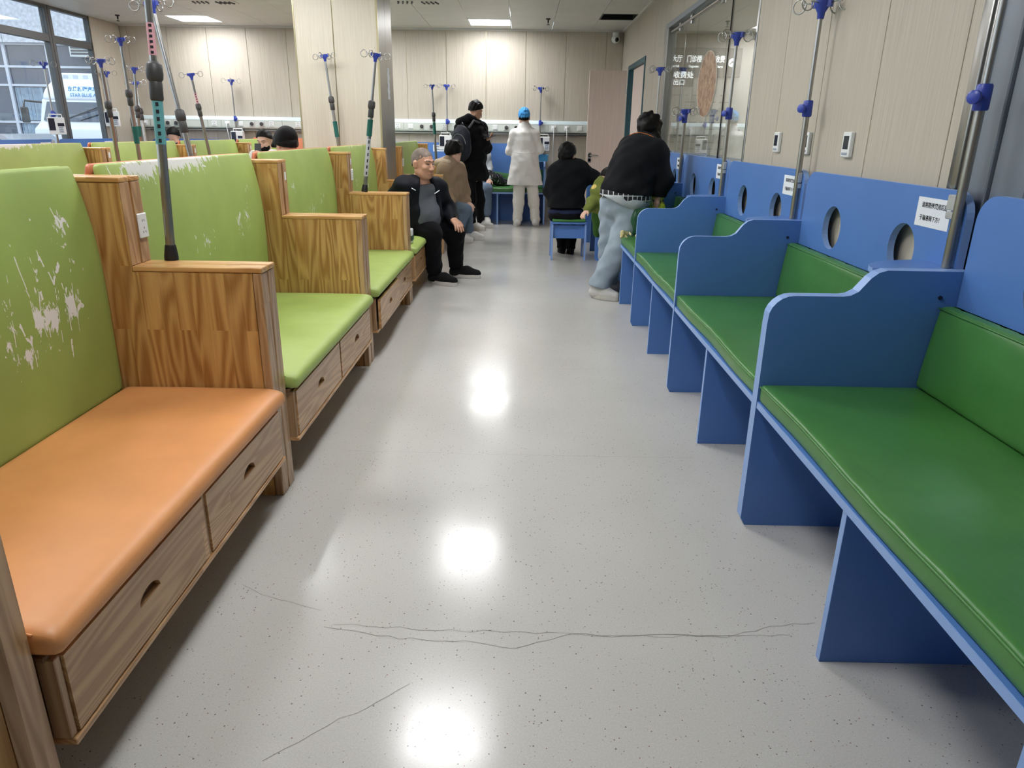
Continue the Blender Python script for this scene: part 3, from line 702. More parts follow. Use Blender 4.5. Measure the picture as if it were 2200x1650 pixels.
M_l3 = vinyl('worn_lime_c', (160, 180, 96), 0.5, wear_at((AX, U3[0]), [(632, 402, .07, .05, .7), (670, 450, .14, .07, .8), (690, 430, .08, .08, .7)]))
M_l4 = vinyl('worn_lime_d', (160, 180, 96), 0.5, [((.04, .9, 1.23), (0.3, .8, .05), .75)]+wear_at((AX, U4[0]), [(790, 400, .08, .07, .85), (765, 400, .05, .08, .6)]))
G1 = 'wooden sofas along the aisle'
sofa(AX, *U1, 1, M_orange, M_l1, 'nearest wooden sofa with orange seat and badly scratched green back', G1)
sofa(AX, *U2, 1, M_lime, M_l2, 'wooden sofa with lime seat and white peeling along its back top, second from the front', G1, outlet=[(-.033, 1.02)])
sofa(AX, *U3, 1, M_lime, M_l3, 'wooden sofa with lime seat and a half-open drawer, third along the aisle', G1, pull=0.022, sticker=[(-.033, 1.10)])
sofa(AX, *U4, 1, M_lime, M_l4, 'wooden sofa with lime seat that the seated man in dark jacket sits on', G1, outlet=[(-.033, 1.02)], sticker=[(-.033, 1.12)])
sofa(AX, *U5, 1, M_lime, M_lime, 'wooden sofa beyond the pillar that the person in the tan hoodie sits on', G1, outlet=[(-.033, 1.02)])
# rows behind: orange backs turned the other way, then a second double row
G2 = 'wooden sofas backing onto the aisle row'
for k, (u, lab) in enumerate(((U1, 'nearest orange-backed wooden sofa behind the scratched one, facing the window'), (U2, 'orange-backed wooden sofa behind the peeling green one, facing the window'), (U3, 'orange-backed wooden sofa facing the window, third from the front'), (U4, 'orange-backed wooden sofa facing the window, with the person in a black cap'))):
    sofa(AX-.002, u[0], u[1], -1, M_orange2, M_lime if k == 0 else M_orange2, lab if k else 'nearest wooden sofa behind the scratched one, facing the window, lime backed', G2)
AX2 = -3.61
M_l5 = vinyl('worn_lime_e', (162, 180, 98), 0.5, [((.04, .55, 1.225), (0.3, .62, .055), 1.3)])
ROW2 = [(4.62, 1.43), (6.19, 1.50), (7.83, 1.47), (9.44, 1.40)]
L2 = ['green-backed wooden sofa by the left edge with its top edge peeled bare', 'green-backed wooden sofa in the second row, second from the left edge', 'green-backed wooden sofa in the second row, third from the left edge', 'green-backed wooden sofa that the masked man sits on']
L2b = ['wooden sofa facing the window benches, nearest of the second row', 'wooden sofa facing the window benches, second of the second row', 'wooden sofa facing the window benches, third of the second row', 'wooden sofa facing the window benches, farthest of the second row']
for k, (y, L) in enumerate(ROW2):
    sofa(AX2, y, L, 1, M_lime, M_l5 if k == 0 else M_lime, L2[k], 'wooden sofas of the second row', sticker=[(-.033, 1.13)])
    sofa(AX2-.002, y, L, -1, M_orange2, M_orange2, L2b[k], 'wooden sofas of the second row facing the window')
# orange sofa against the far wall
t = sofa(0, 0, 1.5, 1, M_orange2, M_orange2, 'orange-backed wooden sofa against the far wall left of the pillar', 'wooden sofas at the far wall')
t.location = (-4.30, YF-.05, 0); t.rotation_euler = (0, 0, R(-90))

# ================================================================ BLUE BENCHES
def bench_panel(): # outline in x (from back to front) and z
    fr = .632
    pts = [(0.0, 0), (fr-.012, 0), (fr+.004, .03), (fr+.004, .76)]
    pts += [(fr-.076+.08*math.cos(R(a)), .778+.08*math.sin(R(a))) for a in range(15, 91, 15)]
    pts += [(.40, .858), (.375, .862), (.352, .875), (.318, .92), (.296, .938), (.27, .946), (.0, .946)]
    return pts
M_bolt = simple('bolt_black', (24, 30, 50))
M_gcush = M_green
M_clip = simple('clip_steel', (196, 198, 200), .35, .4)
def bench(loc, rz, L, label, group, ends=(1, 1), paper=True, vback=False, lowback=True):
    t = thing('infusion_bench', label, 'bench', loc, rz, group)
    th = .0125
    for on, y in zip(ends, (0.0, L)):
        if not on: continue
        sgn = 1 if y == 0 else -1
        bm = B(); prism(bm, bench_panel(), 'xz', y-th, y+th, mi_cap=0, mi_side=1); obj('side_panel', bm, [M_blue, M_edge], t)
        bm = B(); lathe(bm, [(.007, 0), (.007, .004)], (.085, y+th*sgn, .86), (0, sgn, 0), 8); obj('bolt', bm, M_bolt, t)
    # back board with rounded corners and two round holes
    a, b, top, r = .014, L-.014, 1.19, .085
    out = [(a, .30), (b, .30)]+[(b-r+r*math.cos(R(q)), top-r+r*math.sin(R(q))) for q in range(0, 91, 15)]+[(a+r+r*math.cos(R(q)), top-r+r*math.sin(R(q))) for q in range(90, 181, 15)]
    holes = [[(cy+.097*math.cos(R(q)), .955+.097*math.sin(R(q))) for q in range(0, 360, 12)] for cy in (L/2-.32, L/2+.32)]
    if vback: holes = []
    bm = B(); prism(bm, out, 'yz', 0.0, .026, holes, 0, 1); obj('back_board', bm, [M_blue, M_edge], t)
    bm = B(); box(bm, .03, .634, .013, L-.013, .462, .486, .001); 
    for f in bm.faces: f.material_index = 1 if abs(f.normal.x) > .9 else 0
    obj('seat_board', bm, [M_blue, M_edge], t)
    bm = B(); box(bm, .03, .626, L/2-.0125, L/2+.0125, 0, .461, .001)
    for f in bm.faces: f.material_index = 1 if abs(f.normal.x) > .9 else 0
    obj('middle_leg', bm, [M_blue, M_edge], t)
    if lowback: obj('lower_back_board', box(B(), .06, .078, .013, L-.013, .0 if vback else .12, .461), M_blue, t)
    rr = random.Random(hash(label) % 999)
    ph = [rr.uniform(0, 6) for _ in range(6)]
    def sag(p):
        u = (p.x-.33)/.3; v = (p.y-L/2)/(L/2); s = max(0, 1-u*u)*max(0, 1-v**4); top_ = p.z > .52
        wv = .0022*math.sin(p.y*38+ph[0]+2*math.sin(p.x*9+ph[1]))*max(0, 1-((v-.25)/.4)**2) if top_ else 0
        return (p.x+(.004*math.sin(p.y*7+ph[2]) if p.x > .6 else 0), p.y, p.z+(.008*s+wv if top_ else 0))
    obj('seat_cushion', rbox(B(), .09, .628, .016, L-.016, .487, .550, .012, (16, 46, 6), sag), M_gcush, t, 180)
    bm = B(); tube(bm, [(.628+.004*math.sin(y*7+ph[2]), y, .541) for y in [(.02+(L-.04)*k/24) for k in range(25)]], .0035, 6); obj('front_piping', bm, M_gcush, t, 180)
    if vback:
        pts = [(.02, .555), (L-.02, .555), (L-.02, .80), (L*.75, .80), (L*.66, .735), (L*.6, .735), (L*.4, .77), (.02, .80)]
        bm = B(); prism(bm, pts, 'yz', .03, .085); bevel_new(bm, [v for v in bm.verts], .008, 2); obj('back_cushion', bm, M_gcush, t, 40)
    else:
        def bk(p):
            v = (p.y-L/2)/(L/2); u = (p.z-.69)/.14; s = max(0, 1-u*u)*max(0, 1-v**4)
            wr = .0022*math.sin(p.z*60+ph[3]+p.y*3)*(1-abs(v)) + .0025*math.sin(p.y*62+ph[4])*max(0, abs(v)-.45)
            return (p.x+((.012*s+wr) if p.x > .06 else 0)-(.03*(p.z-.55)/.28 if p.x > .06 else 0), p.y, p.z)
        obj('back_cushion', rbox(B(), .028, .112, .016, L-.016, .552, .835, .016, (6, 46, 16), bk), M_gcush, t, 180)
        bm = B(); tube(bm, [(.084, y, .826) for y in [(.02+(L-.04)*k/12) for k in range(13)]], .0035, 6); obj('top_piping', bm, M_gcush, t, 180)
    # corner shelf at the pole end
    pts = [(.027, L-.013)]+[(.027+.27*math.cos(R(q)), L-.013-.19*math.sin(R(q))) for q in range(0, 91, 10)]
    bm = B(); prism(bm, pts, 'xy', .929, .945, mi_side=1); obj('corner_shelf', bm, [M_blue, M_edge], t)
    # clip and notice
    obj('bracket', box(B(), .026, .05, L-.10, L-.055, 1.128, 1.178, .003), M_clip, t); obj('bracket', box(B(), .026, .048, L-.10, L-.055, 1.10, 1.124, .003), M_clip, t)
    if paper:
        pp = obj('paper_notice', box(B(), .0262, .0268, L-.318, L-.105, 1.055, 1.155), M_whitep, t)
        text_mesh('请将陪伴凳用后放', .0205, M_ink, pp, 'lettering', (.0271, L-.207, 1.128), (R(90), 0, R(90)), bold=.0002)
        text_mesh('于输液椅下方！', .0205, M_ink, pp, 'lettering', (.0271, L-.220, 1.084), (R(90), 0, R(90)), bold=.0002)
    return t
XB = 1.457
G3 = 'blue benches along the right wall'
RB = [(2.326, 1.44, (1, 1), 'nearest blue bench with green cushions, cut by the right edge'),
      (3.755, 1.405, (1, 1), 'blue bench with green cushions under the nearest thermostat, second from the front'),
      (5.196, 1.441, (1, 0), 'blue bench with green cushions below the first steel wall pole, third from the front'),
      (6.640, 1.444, (1, 0), 'blue bench the bending woman leans over'),
      (8.080, 1.440, (1, 0), 'blue bench behind the bending woman where the child in green sits'),
      (9.50, 1.42, (1, 0), 'farthest blue bench on the right, beside the door')]
for yf, L, ends, lab in RB: bench((XB, yf, 0), math.pi, L, lab, G3, ends)
bench((-2.56, YF-.02, 0), R(-90), 1.44, 'blue bench at the far wall left of the standing man with backpack', 'blue benches at the far wall', vback=True)
bench((-1.11, YF-.02, 0), R(-90), 1.44, 'blue bench at the far wall that the nurse stands at', 'blue benches at the far wall', (0, 1), vback=True, paper=False)
bench((-5.95, YF-.02, 0), R(-90), 1.44, 'blue bench at the far wall in the left corner', 'blue benches at the far wall', vback=True, paper=False)
for k, (y, lab) in enumerate(((5.40, 'blue bench under the window, nearest in view'), (6.87, 'blue bench under the window, second in view'), (8.34, 'blue bench under the window beside the parked truck view'), (9.81, 'blue bench under the window nearest the far wall'))):
    t = bench((XL+.03, y, 0), 0, 1.44, lab, 'blue benches under the window', (1, 1), paper=True)

# blue stool
def stool(loc, rz, label):
    t = thing('stool', label, 'stool', loc, rz)
    w_, d_, h_ = .37, .36, .40
    for s in (-1, 1):
        bm = B(); prism(bm, [(-d_/2, 0), (-d_/2+.04, 0), (-d_/2+.07, .18), (d_/2-.07, .18), (d_/2-.04, 0), (d_/2, 0), (d_/2-.012, h_), (-d_/2+.012, h_)], 'yz', s*w_/2-.01-(.0 if s > 0 else 0), s*w_/2+.01, mi_side=1)
        obj('side_panel', bm, [M_blue, M_edge], t)
    for s in (-1, 1): obj('apron', box(B(), -w_/2+.01, w_/2-.01, s*.13-.009, s*.13+.009, .24, .385), M_blue, t)
    obj('seat_board', box(B(), -w_/2-.01, w_/2+.01, -d_/2, d_/2, h_, h_+.02, .002), [M_blue], t)
    obj('seat_cushion', rbox(B(), -w_/2, w_/2, -d_/2+.005, d_/2-.005, h_+.021, h_+.052, .012, (12, 12, 4), lambda p: (p.x, p.y, p.z-(.012*max(0, 1-(p.x/.17)**2)*max(0, 1-(p.y/.17)**2) if p.z > h_+.03 else 0))), M_green, t, 180)
    return t
stool((.52, 8.24, 0), R(1), 'blue stool with green pad under the person in black')

# ================================================================ IV POLES
def ring_hook(bm, base, d, up, r=.026, ln=.05, wire=.0034):
    d = Vector(d).normalized(); up = Vector(up).normalized(); b = Vector(base)
    pts = [b, b+d*ln*.5+up*.006, b+d*ln+up*.004]
    c = b+d*(ln+r*.6)+up*(.004-r*.2)
    for k in range(0, 15):
        a = math.pi*0.72-k*2*math.pi/14*0.98; pts.append(c+d*(r*math.cos(a))+up*(r*math.sin(a)))
    return tube(bm, pts, wire, 6)
def pole_head(t, p, ax, side, four=True, scale=1.0):
    ax = ax.normalized(); s = Vector(side).normalized(); f = ax.cross(s)
    bm = B(); b0 = p-ax*.05*scale
    prof = [(.012, 0), (.014, .02), (.022, .034), (.027, .045), (.027, .062)]
    tube_prof(bm, [(b0+ax*z*scale, r*scale) for r, z in prof], ax, 12, 0); 
    for k in ((1, -1)): box_at(bm, p+s*k*.024*scale, s*.012*scale, f*.010*scale, ax*.012*scale)
    h = obj('hook_head', bm, M_bplast, t, 40)
    for k in (1, -1): obj('hook_wire', ring_hook(B(), p+s*k*.028*scale, s*k, ax, .025*scale, .045*scale), M_steel, h, 180)
    if four:
        for k in (1, -1): obj('hook_wire', ring_hook(B(), p+f*k*.02*scale, f*k+s*.5*k, ax, .025*scale, .035*scale), M_steel, h, 180)
def box_at(bm, c, ex, ey, ez):
    vs = [bm.verts.new(c+ex*a+ey*b+ez*d) for a, b, d in ((-1, -1, -1), (1, -1, -1), (1, 1, -1), (-1, 1, -1), (-1, -1, 1), (1, -1, 1), (1, 1, 1), (-1, 1, 1))]
    for q in ((3, 2, 1, 0), (4, 5, 6, 7), (0, 1, 5, 4), (1, 2, 6, 5), (2, 3, 7, 6), (3, 0, 4, 7)): bm.faces.new([vs[i] for i in q])
def free_pole(base, top, kcol, label, grip=None, tape=None, four=True, r=.016, rot=0.0):
    """telescopic drip pole propped on an arm rest; kcol = where the collar sits (0..1)"""
    base, top = Vector(base), Vector(top); ax = (top-base); ln = ax.length; ax.normalize(); P = lambda k: base+ax*(ln*k)-base
    t = thing('drip_pole', label, 'drip stand', base, group='telescopic drip poles leaning among the sofas')
    bm = B(); tube(bm, [P(.02), P(kcol)], r, 14); obj('lower_tube', bm, M_steeld, t, 60)
    bm = B(); tube(bm, [P(kcol), P(1)-ax*.04], r*.72, 12); obj('upper_tube', bm, M_steel, t, 60)
    bm = B(); tube_prof(bm, [(ax*z, q) for q, z in ((.025, 0), (.025, .012), (.020, .05), (.018, .055))], ax, 14, 0); obj('rubber_foot', bm, M_black, t, 60)
    c = P(kcol)
    bm = B(); tube_prof(bm, [(c+ax*z, q) for q, z in ((.019, -.065), (.022, -.06), (.022, -.008), (.020, -.004), (.026, .004), (.028, .02), (.026, .05), (.016, .06))], ax, 14, 0); obj('collar', bm, M_grip, t, 60)
    if grip:
        bm = B(); tube(bm, [P(grip[0]), P(grip[1])], r+.005, 14); obj('foam_grip', bm, M_teal, t, 60)
    if tape:
        for a, b, m in tape:
            bm = B(); tube(bm, [P(a), P(b)], (r if a < kcol else r*.72)+.0012, 14); obj('label_tape', bm, m, t, 60)
            bm = B(); n = 6
            for q in range(n): 
                c0 = P(a+(b-a)*(q+.5)/n)+Vector((0.35, -.94, 0)).normalized()*((r if a < kcol else r*.72)+.0014); box_at(bm, c0, Vector((.004, .0015, 0)), Vector((.0003, .0008, 0)), ax*ln*(b-a)/n*.26)
            obj('lettering', bm, M_ink, t)
    s = Vector((math.cos(rot), math.sin(rot), 0)); s = (s-ax*s.dot(ax)).normalized()
    pole_head(t, P(1), ax, s, four)
    return t
TP = simple('pink_label_tape', (214, 160, 168), 0.5); TC = simple('cyan_label_tape', (96, 160, 164), 0.5)
def on_arm(px, py, y, x=None): return at_y(px, py, y)
ARM = .893
fp = free_pole
fp((-1.286, 2.60, ARM), at_y(309, -95, 2.62), .62, 'thick drip pole on the nearest wooden arm rest, with pink and cyan tape', tape=[(.41, .555, TC), (.70, .80, TP)], r=.0165)
fp((-1.83, 4.18, ARM), at_y(325, 8, 4.22), .46, 'grey drip pole tilted left behind the nearest thick pole', rot=.2)
fp((-1.256, 5.818, ARM), at_y(807, 118, 5.85), .62, 'drip pole with green grip leaning on the arm rest in front of the pillar', grip=(.42, .54), tape=[(.12, .40, simple('silver_tape', (190, 190, 196), .4))])
fp((-1.80, 7.40, ARM), at_y(697, 120, 7.40), .63, 'upright drip pole with green grip in front of the pale pillar', grip=(.35, .48))
fp((-1.24, 10.62, ARM), at_y(928, 184, 10.6), .62, 'dark drip pole beyond the seated man, left of the backpack', grip=(.40, .55), rot=.1)
fp((-3.20, 6.18, ARM), at_y(258, 84, 6.1), .62, 'tall upright drip pole with green grip, second row', grip=(.30, .42), rot=.1)
fp((-3.34, 6.11, ARM), at_y(215, 130, 6.0), .63, 'drip pole by the window leaning left in front of the white truck', rot=.05)
fp((-4.05, 7.83, ARM), at_y(288, 147, 7.8), .60, 'drip pole with green grip, higher head of the crossing pair', grip=(.36, .46))
fp((-3.99, 7.90, ARM), at_y(291, 178, 8.0), .66, 'drip pole with lower head of the crossing pair', rot=.05)
fp((-3.27, 7.80, ARM), at_y(410, 160, 7.7), .66, 'drip pole with crooked hooks and red tape in front of the far wall', tape=[(.68, .82, TP)], rot=.5, four=False)

def wall_pole(base, z_cl, z_top, label, group, knob=(-1, 0), r=.0145, zfoot=.0):
    """slim steel pole clamped to a bench shelf"""
    t = thing('bench_drip_pole', label, 'drip stand', base, group=group)
    bm = B(); tube(bm, [(0, 0, 0), (0, 0, z_cl)], r, 12); obj('lower_tube', bm, M_steeld, t, 60)
    bm = B(); tube(bm, [(0, 0, z_cl), (0, 0, z_top-.04)], r*.72, 12); obj('upper_tube', bm, M_steel, t, 60)
    bm = B(); tube_prof(bm, [(Vector((0, 0, z_cl+z)), q) for q, z in ((.019, -.038), (.023, -.033), (.023, .033), (.020, .039))], Vector((0, 0, 1)), 14, 0); cl = obj('clamp', bm, M_bplast, t, 50)
    kx, ky = knob; d = Vector((kx, ky, 0)).normalized()
    bm = B(); tube(bm, [Vector((0, 0, z_cl)), d*.045+Vector((0, 0, z_cl))], .005, 8); tube_prof(bm, [(d*a+Vector((0, 0, z_cl)), q) for q, a in ((.012, .036), (.021, .04), (.021, .052), (.014, .056))], d, 10, 0)
    obj('knob', bm, M_bplast, cl, 50)
    pole_head(t, Vector((0, 0, z_top)), Vector((0, 0, 1)), (-d.y*.6+.5, d.x, 0), True, 1.3); return t
GP = 'steel drip poles on the blue benches'
for y, zc, zt, lab in ((2.385, 1.472, 2.10, 'nearest steel drip pole with blue clamp on the right-hand bench'), (3.825, 1.483, 1.95, 'steel drip pole with blue hooked head in front of the pale wall and thermostat'),
                       (5.27, 1.495, 1.985, 'steel drip pole with blue head in front of the partition glass'), (6.70, 1.49, 1.55, 'short steel drip pole with its hooks pushed right down'), (8.13, 1.525, 2.0, 'farthest steel drip pole on the right, by the door')):
    wall_pole((1.412, y, .946), zc-.946, zt-.946, lab, GP, (-.85, -.5))
for x, zt, lab in ((-1.20, 2.02, 'steel drip pole at the far wall left of the standing man'), (.25, 2.0, 'steel drip pole at the far wall right of the nurse'), (-4.52, 2.05, 'steel drip pole at the far wall with a pump, left of the masked man')):
    wall_pole((x, YF-.135, .946), 1.50-.946, zt-.946, lab, GP, (.6, -.8))
for y, zt, lab in ((11.22, 2.1, 'slim drip pole with pump beside the window pier'), (9.78, 2.1, 'slim drip pole with pump in front of the window')):
    wall_pole((XL+.085, y, .946), 1.50-.946, zt-.946, lab, GP, (.8, -.5))

def pump(loc, label, rz=0):
    t = thing('infusion_pump', label, 'pump', loc, rz, 'white infusion pumps on poles')
    obj('case', box(B(), -.095, .095, -.06, .02, -.11, .10, .008, 2), M_white, t)
    obj('screen', box(B(), -.085, -.015, -.0625, -.058, -.06, .085), M_screen, t); obj('window', box(B(), .012, .085, -.0625, -.058, -.01, .03), M_screen, t)
    for k in range(3): obj('button', box(B(), .02, .07, -.064, -.058, -.085+.025*k, -.068+.025*k, .002), simple('button_grey', (150, 160, 172)), t)
    bm = B(); tube(bm, [(-.07, 0, .10), (-.07, 0, .135), (.07, 0, .135), (.07, 0, .10)], .007, 8); obj('handle', bm, M_white, t, 60)
    obj('pole_clamp', box(B(), -.02, .02, .02, .06, -.03, .03, .004), M_black, t); return t
pump((-1.22, YF-.21, 1.20), 'white infusion pump on the far pole behind the backpack')
pump((.31, YF-.21, 1.20), 'white infusion pump on the far pole beside the nurse')
pump((-4.47, YF-.21, 1.22), 'white infusion pump on the far pole left of the masked man')
pump((XL+.12, 11.13, 1.47), 'white infusion pump by the window pier', R(20)); pump((XL+.16, 9.70, 1.36), 'white infusion pump in front of the window', R(30))
# ================================================================ OUTSIDE THE WINDOW
M_granite = simple('speckled_granite', (200, 202, 210), 0.6, var=0.22, vscale=9)
M_asph = simple('asphalt', (120, 122, 126), 0.85, var=0.1)
M_alu = simple('pale_window_frame', (206, 210, 220), 0.4)
M_dglass = simple('dark_window_glass', (72, 82, 100), 0.12, spec=0.8)
M_curt = simple('pale_curtain', (150, 168, 186), 0.8, var=0.2, vscale=7)
struct('ground_outside', box(B(), -60, XL-0.27, -30, 60, -0.4, -0.25), M_asph)
FY = 26.0
fb = thing('opposite_building', 'granite building with tall curtained windows across the yard', 'building', (-18, FY, -.25))
def fx(px, py=150): return at_y(px, py, FY).x+18
def fz(py, px=60): return at_y(px, py, FY).z+.25
obj('wall', box(B(), -14, 12, .25, 8, 0, 11), simple('building_inner', (110, 114, 122)), fb)
zs = fz(92)
# granite slabs above the windows
bm = None
gx = [-14+1.62*k for k in range(17)]
for r_, (za, zb) in enumerate(((zs, zs+1.55), (zs+1.57, zs+3.1), (zs+3.12, zs+4.7))):
    for a, b in zip(gx, gx[1:]): obj('granite_slab', box(B(), a+.01, b-.01, -.12, .05, za, zb-.02), M_granite, fb)
# tall glazing below, mullions, transoms
mx = [fx(20, 180)+1.47*k for k in range(-7, 9)]
zt = [0.3, fz(262), fz(183), fz(143), zs-.03]
for i, (a, b) in enumerate(zip(mx, mx[1:])):
    for za, zb in zip(zt, zt[1:]):
        p = obj('window', box(B(), a+.04, b-.04, .10, .13, za+.04, zb-.04), M_dglass, fb)
        if zb < zs-1 and i % 3 != 0:
            bm = B(); n = 24; prev = None
            for k in range(n+1):
                x = a+.1+(b-a-.2)*k/n*(.75 if i % 2 else 1); y = .085+.02*math.sin(k*1.9)
                q = (bm.verts.new((x, y, za+.06)), bm.verts.new((x, y, zb-.06)))
                if prev: bm.faces.new((prev[0], q[0], q[1], prev[1]))
                prev = q
            obj('curtain', bm, M_curt, p, 180)
    obj('mullion', box(B(), a-.05, a+.05, .02, .14, 0.2, zs), M_alu, fb)
for z in zt: obj('transom', box(B(), -14, 12, .03, .14, z-.035, z+.035), M_alu, fb)
ac = thing('air_louvre', 'white louvred vent box on the opposite building', 'vent', (fx(188, 112)-18, FY-.15, fz(125, 188)-.25))
obj('case', box(B(), -.35, .35, -.3, .171, 0, .55, .01), M_white, ac)
for k in range(5): obj('slat', box(B(), -.29, .29, -.33, -.29, .07+.09*k, .12+.09*k), M_frame, ac)

# white truck, nose towards the window
T0 = at_y(183, 250, 17.5)
tk = thing('truck', 'white box truck with blue lettering parked outside the window', 'truck', (T0.x, 17.5, -.25), R(6))
M_tw = simple('truck_white', (226, 230, 238), 0.35)
zz = lambda py: at_y(183, py, 17.5).z+.25
hw = 1.02
zb_, zh, zw, zr, zd, zx = .55, zz(285), zz(262), zz(216), zz(165), zz(153)
bm = B(); prism(bm, [(-.35, zb_), (1.3, zb_), (1.3, zr), (.25, zr+.03), (.02, zw), (-.30, zh+.08), (-.36, zh-.2)], 'yz', -hw, hw, bev=.03); obj('cab', bm, M_tw, tk, 40)
bm = B(); n0, n1 = (.005, zw+.02), (.24, zr-.03)
vs = [bm.verts.new(p) for p in ((-hw+.1, n0[0], n0[1]), (hw-.1, n0[0], n0[1]), (hw-.14, n1[0]-.03, n1[1]), (-hw+.14, n1[0]-.03, n1[1]))]; bm.faces.new(vs)
r_ = bmesh.ops.extrude_face_region(bm, geom=bm.faces[:]); bmesh.ops.translate(bm, vec=(0, -.025, .0), verts=[v for v in r_['geom'] if isinstance(v, bmesh.types.BMVert)])
obj('windscreen', bm, M_dglass, tk)
obj('cargo_box', box(B(), -hw-.08, hw+.08, 1.5, 6, .8, zx+.05, .03), M_tw, tk)
for k in range(9): obj('box_rib', box(B(), -hw+.23*k, -hw+.1+.23*k, 1.47, 1.52, zd-.05, zx), simple('rib_grey', (190, 196, 206)), tk)
def defl(p):
    f = (p.z-zr)/(zd-zr); return (p.x*(1-.10*f*f), p.y+.55*f*f, p.z)
obj('wind_deflector', rbox(B(), -hw+.02, hw-.02, .22, 1.2, zr-.02, zd, .09, (12, 8, 10), defl), M_tw, tk, 180)
M_tx = simple('truck_blue_text', (70, 140, 190), .5)
text_mesh('东风新疆汽车公司', .11, M_tx, tk, 'lettering', (.04, .25, zr+.25), (R(82), 0, 0), bold=.004, sx=1.0)
text_mesh('STAR BLUE AUTO', .10, M_tx, tk, 'lettering', (.04, .222, zr+.12), (R(82), 0, 0), bold=.002)
for s in (-1, 1):
    bm = B(); tube(bm, [(s*(hw-.05), .15, zr-.05), (s*(hw+.25), .0, zr-.02), (s*(hw+.28), -.02, zr-.15), (s*(hw+.28), -.02, zr-.5)], .022, 8); box(bm, s*(hw+.2)-.0, s*(hw+.36), -.06, .02, zr-.5, zr-.16, .02); m_ = obj('wing_mirror', bm, M_grip, tk, 40)
    bm = B(); lathe(bm, [(.4, -.12), (.45, -.1), (.45, .1), (.4, .12)], (s*(hw-.15), .35, .45), (1, 0, 0), 20); obj('wheel', bm, M_black, tk, 40)
    obj('headlamp', box(B(), s*(hw-.28)-.16, s*(hw-.28)+.16, -.38, -.33, zh-.3, zh-.12, .02), M_alu, tk)
bm = B(); tube(bm, [(-.5, -.02, zw+.03), (.35, .1, zw+.35)], .012, 6); obj('wiper', bm, M_black, tk)
bm = B(); tube(bm, [(-.1, -.02, zw+.03), (.75, .1, zw+.33)], .012, 6); obj('wiper', bm, M_black, tk)
obj('bumper', box(B(), -hw, hw, -.45, -.3, .4, .75, .03), M_frame, tk)
# grey parked car left of it
C0 = at_y(-20, 280, 15.2)
cr = thing('car', 'grey parked car low behind the left window pane', 'car', (C0.x, 15.2, -.25), R(4))
bm = B(); sil = [(-2.1, .35), (-2.15, .75), (-1.5, .95), (-.9, 1.42), (.7, 1.45), (1.4, .98), (2.05, .88), (2.1, .35)]; prism(bm, sil, 'xz', -.85, .85, bev=.05); obj('body', bm, simple('car_grey', (150, 154, 160), .3, .4), cr, 40)
for s in (-1, 1): obj('side_window', prism(B(), [(-1.3, .98), (-.82, 1.36), (.62, 1.38), (1.15, .98)], 'xz', s*.86-.01, s*.86+.01), M_dglass, cr)
for x in (-1.35, 1.35):
    for s in (-1, 1):
        bm = B(); lathe(bm, [(.3, -.1), (.33, -.08), (.33, .08), (.3, .1)], (x, s*.78, .33), (0, 1, 0), 18); obj('wheel', bm, M_black, cr, 40)

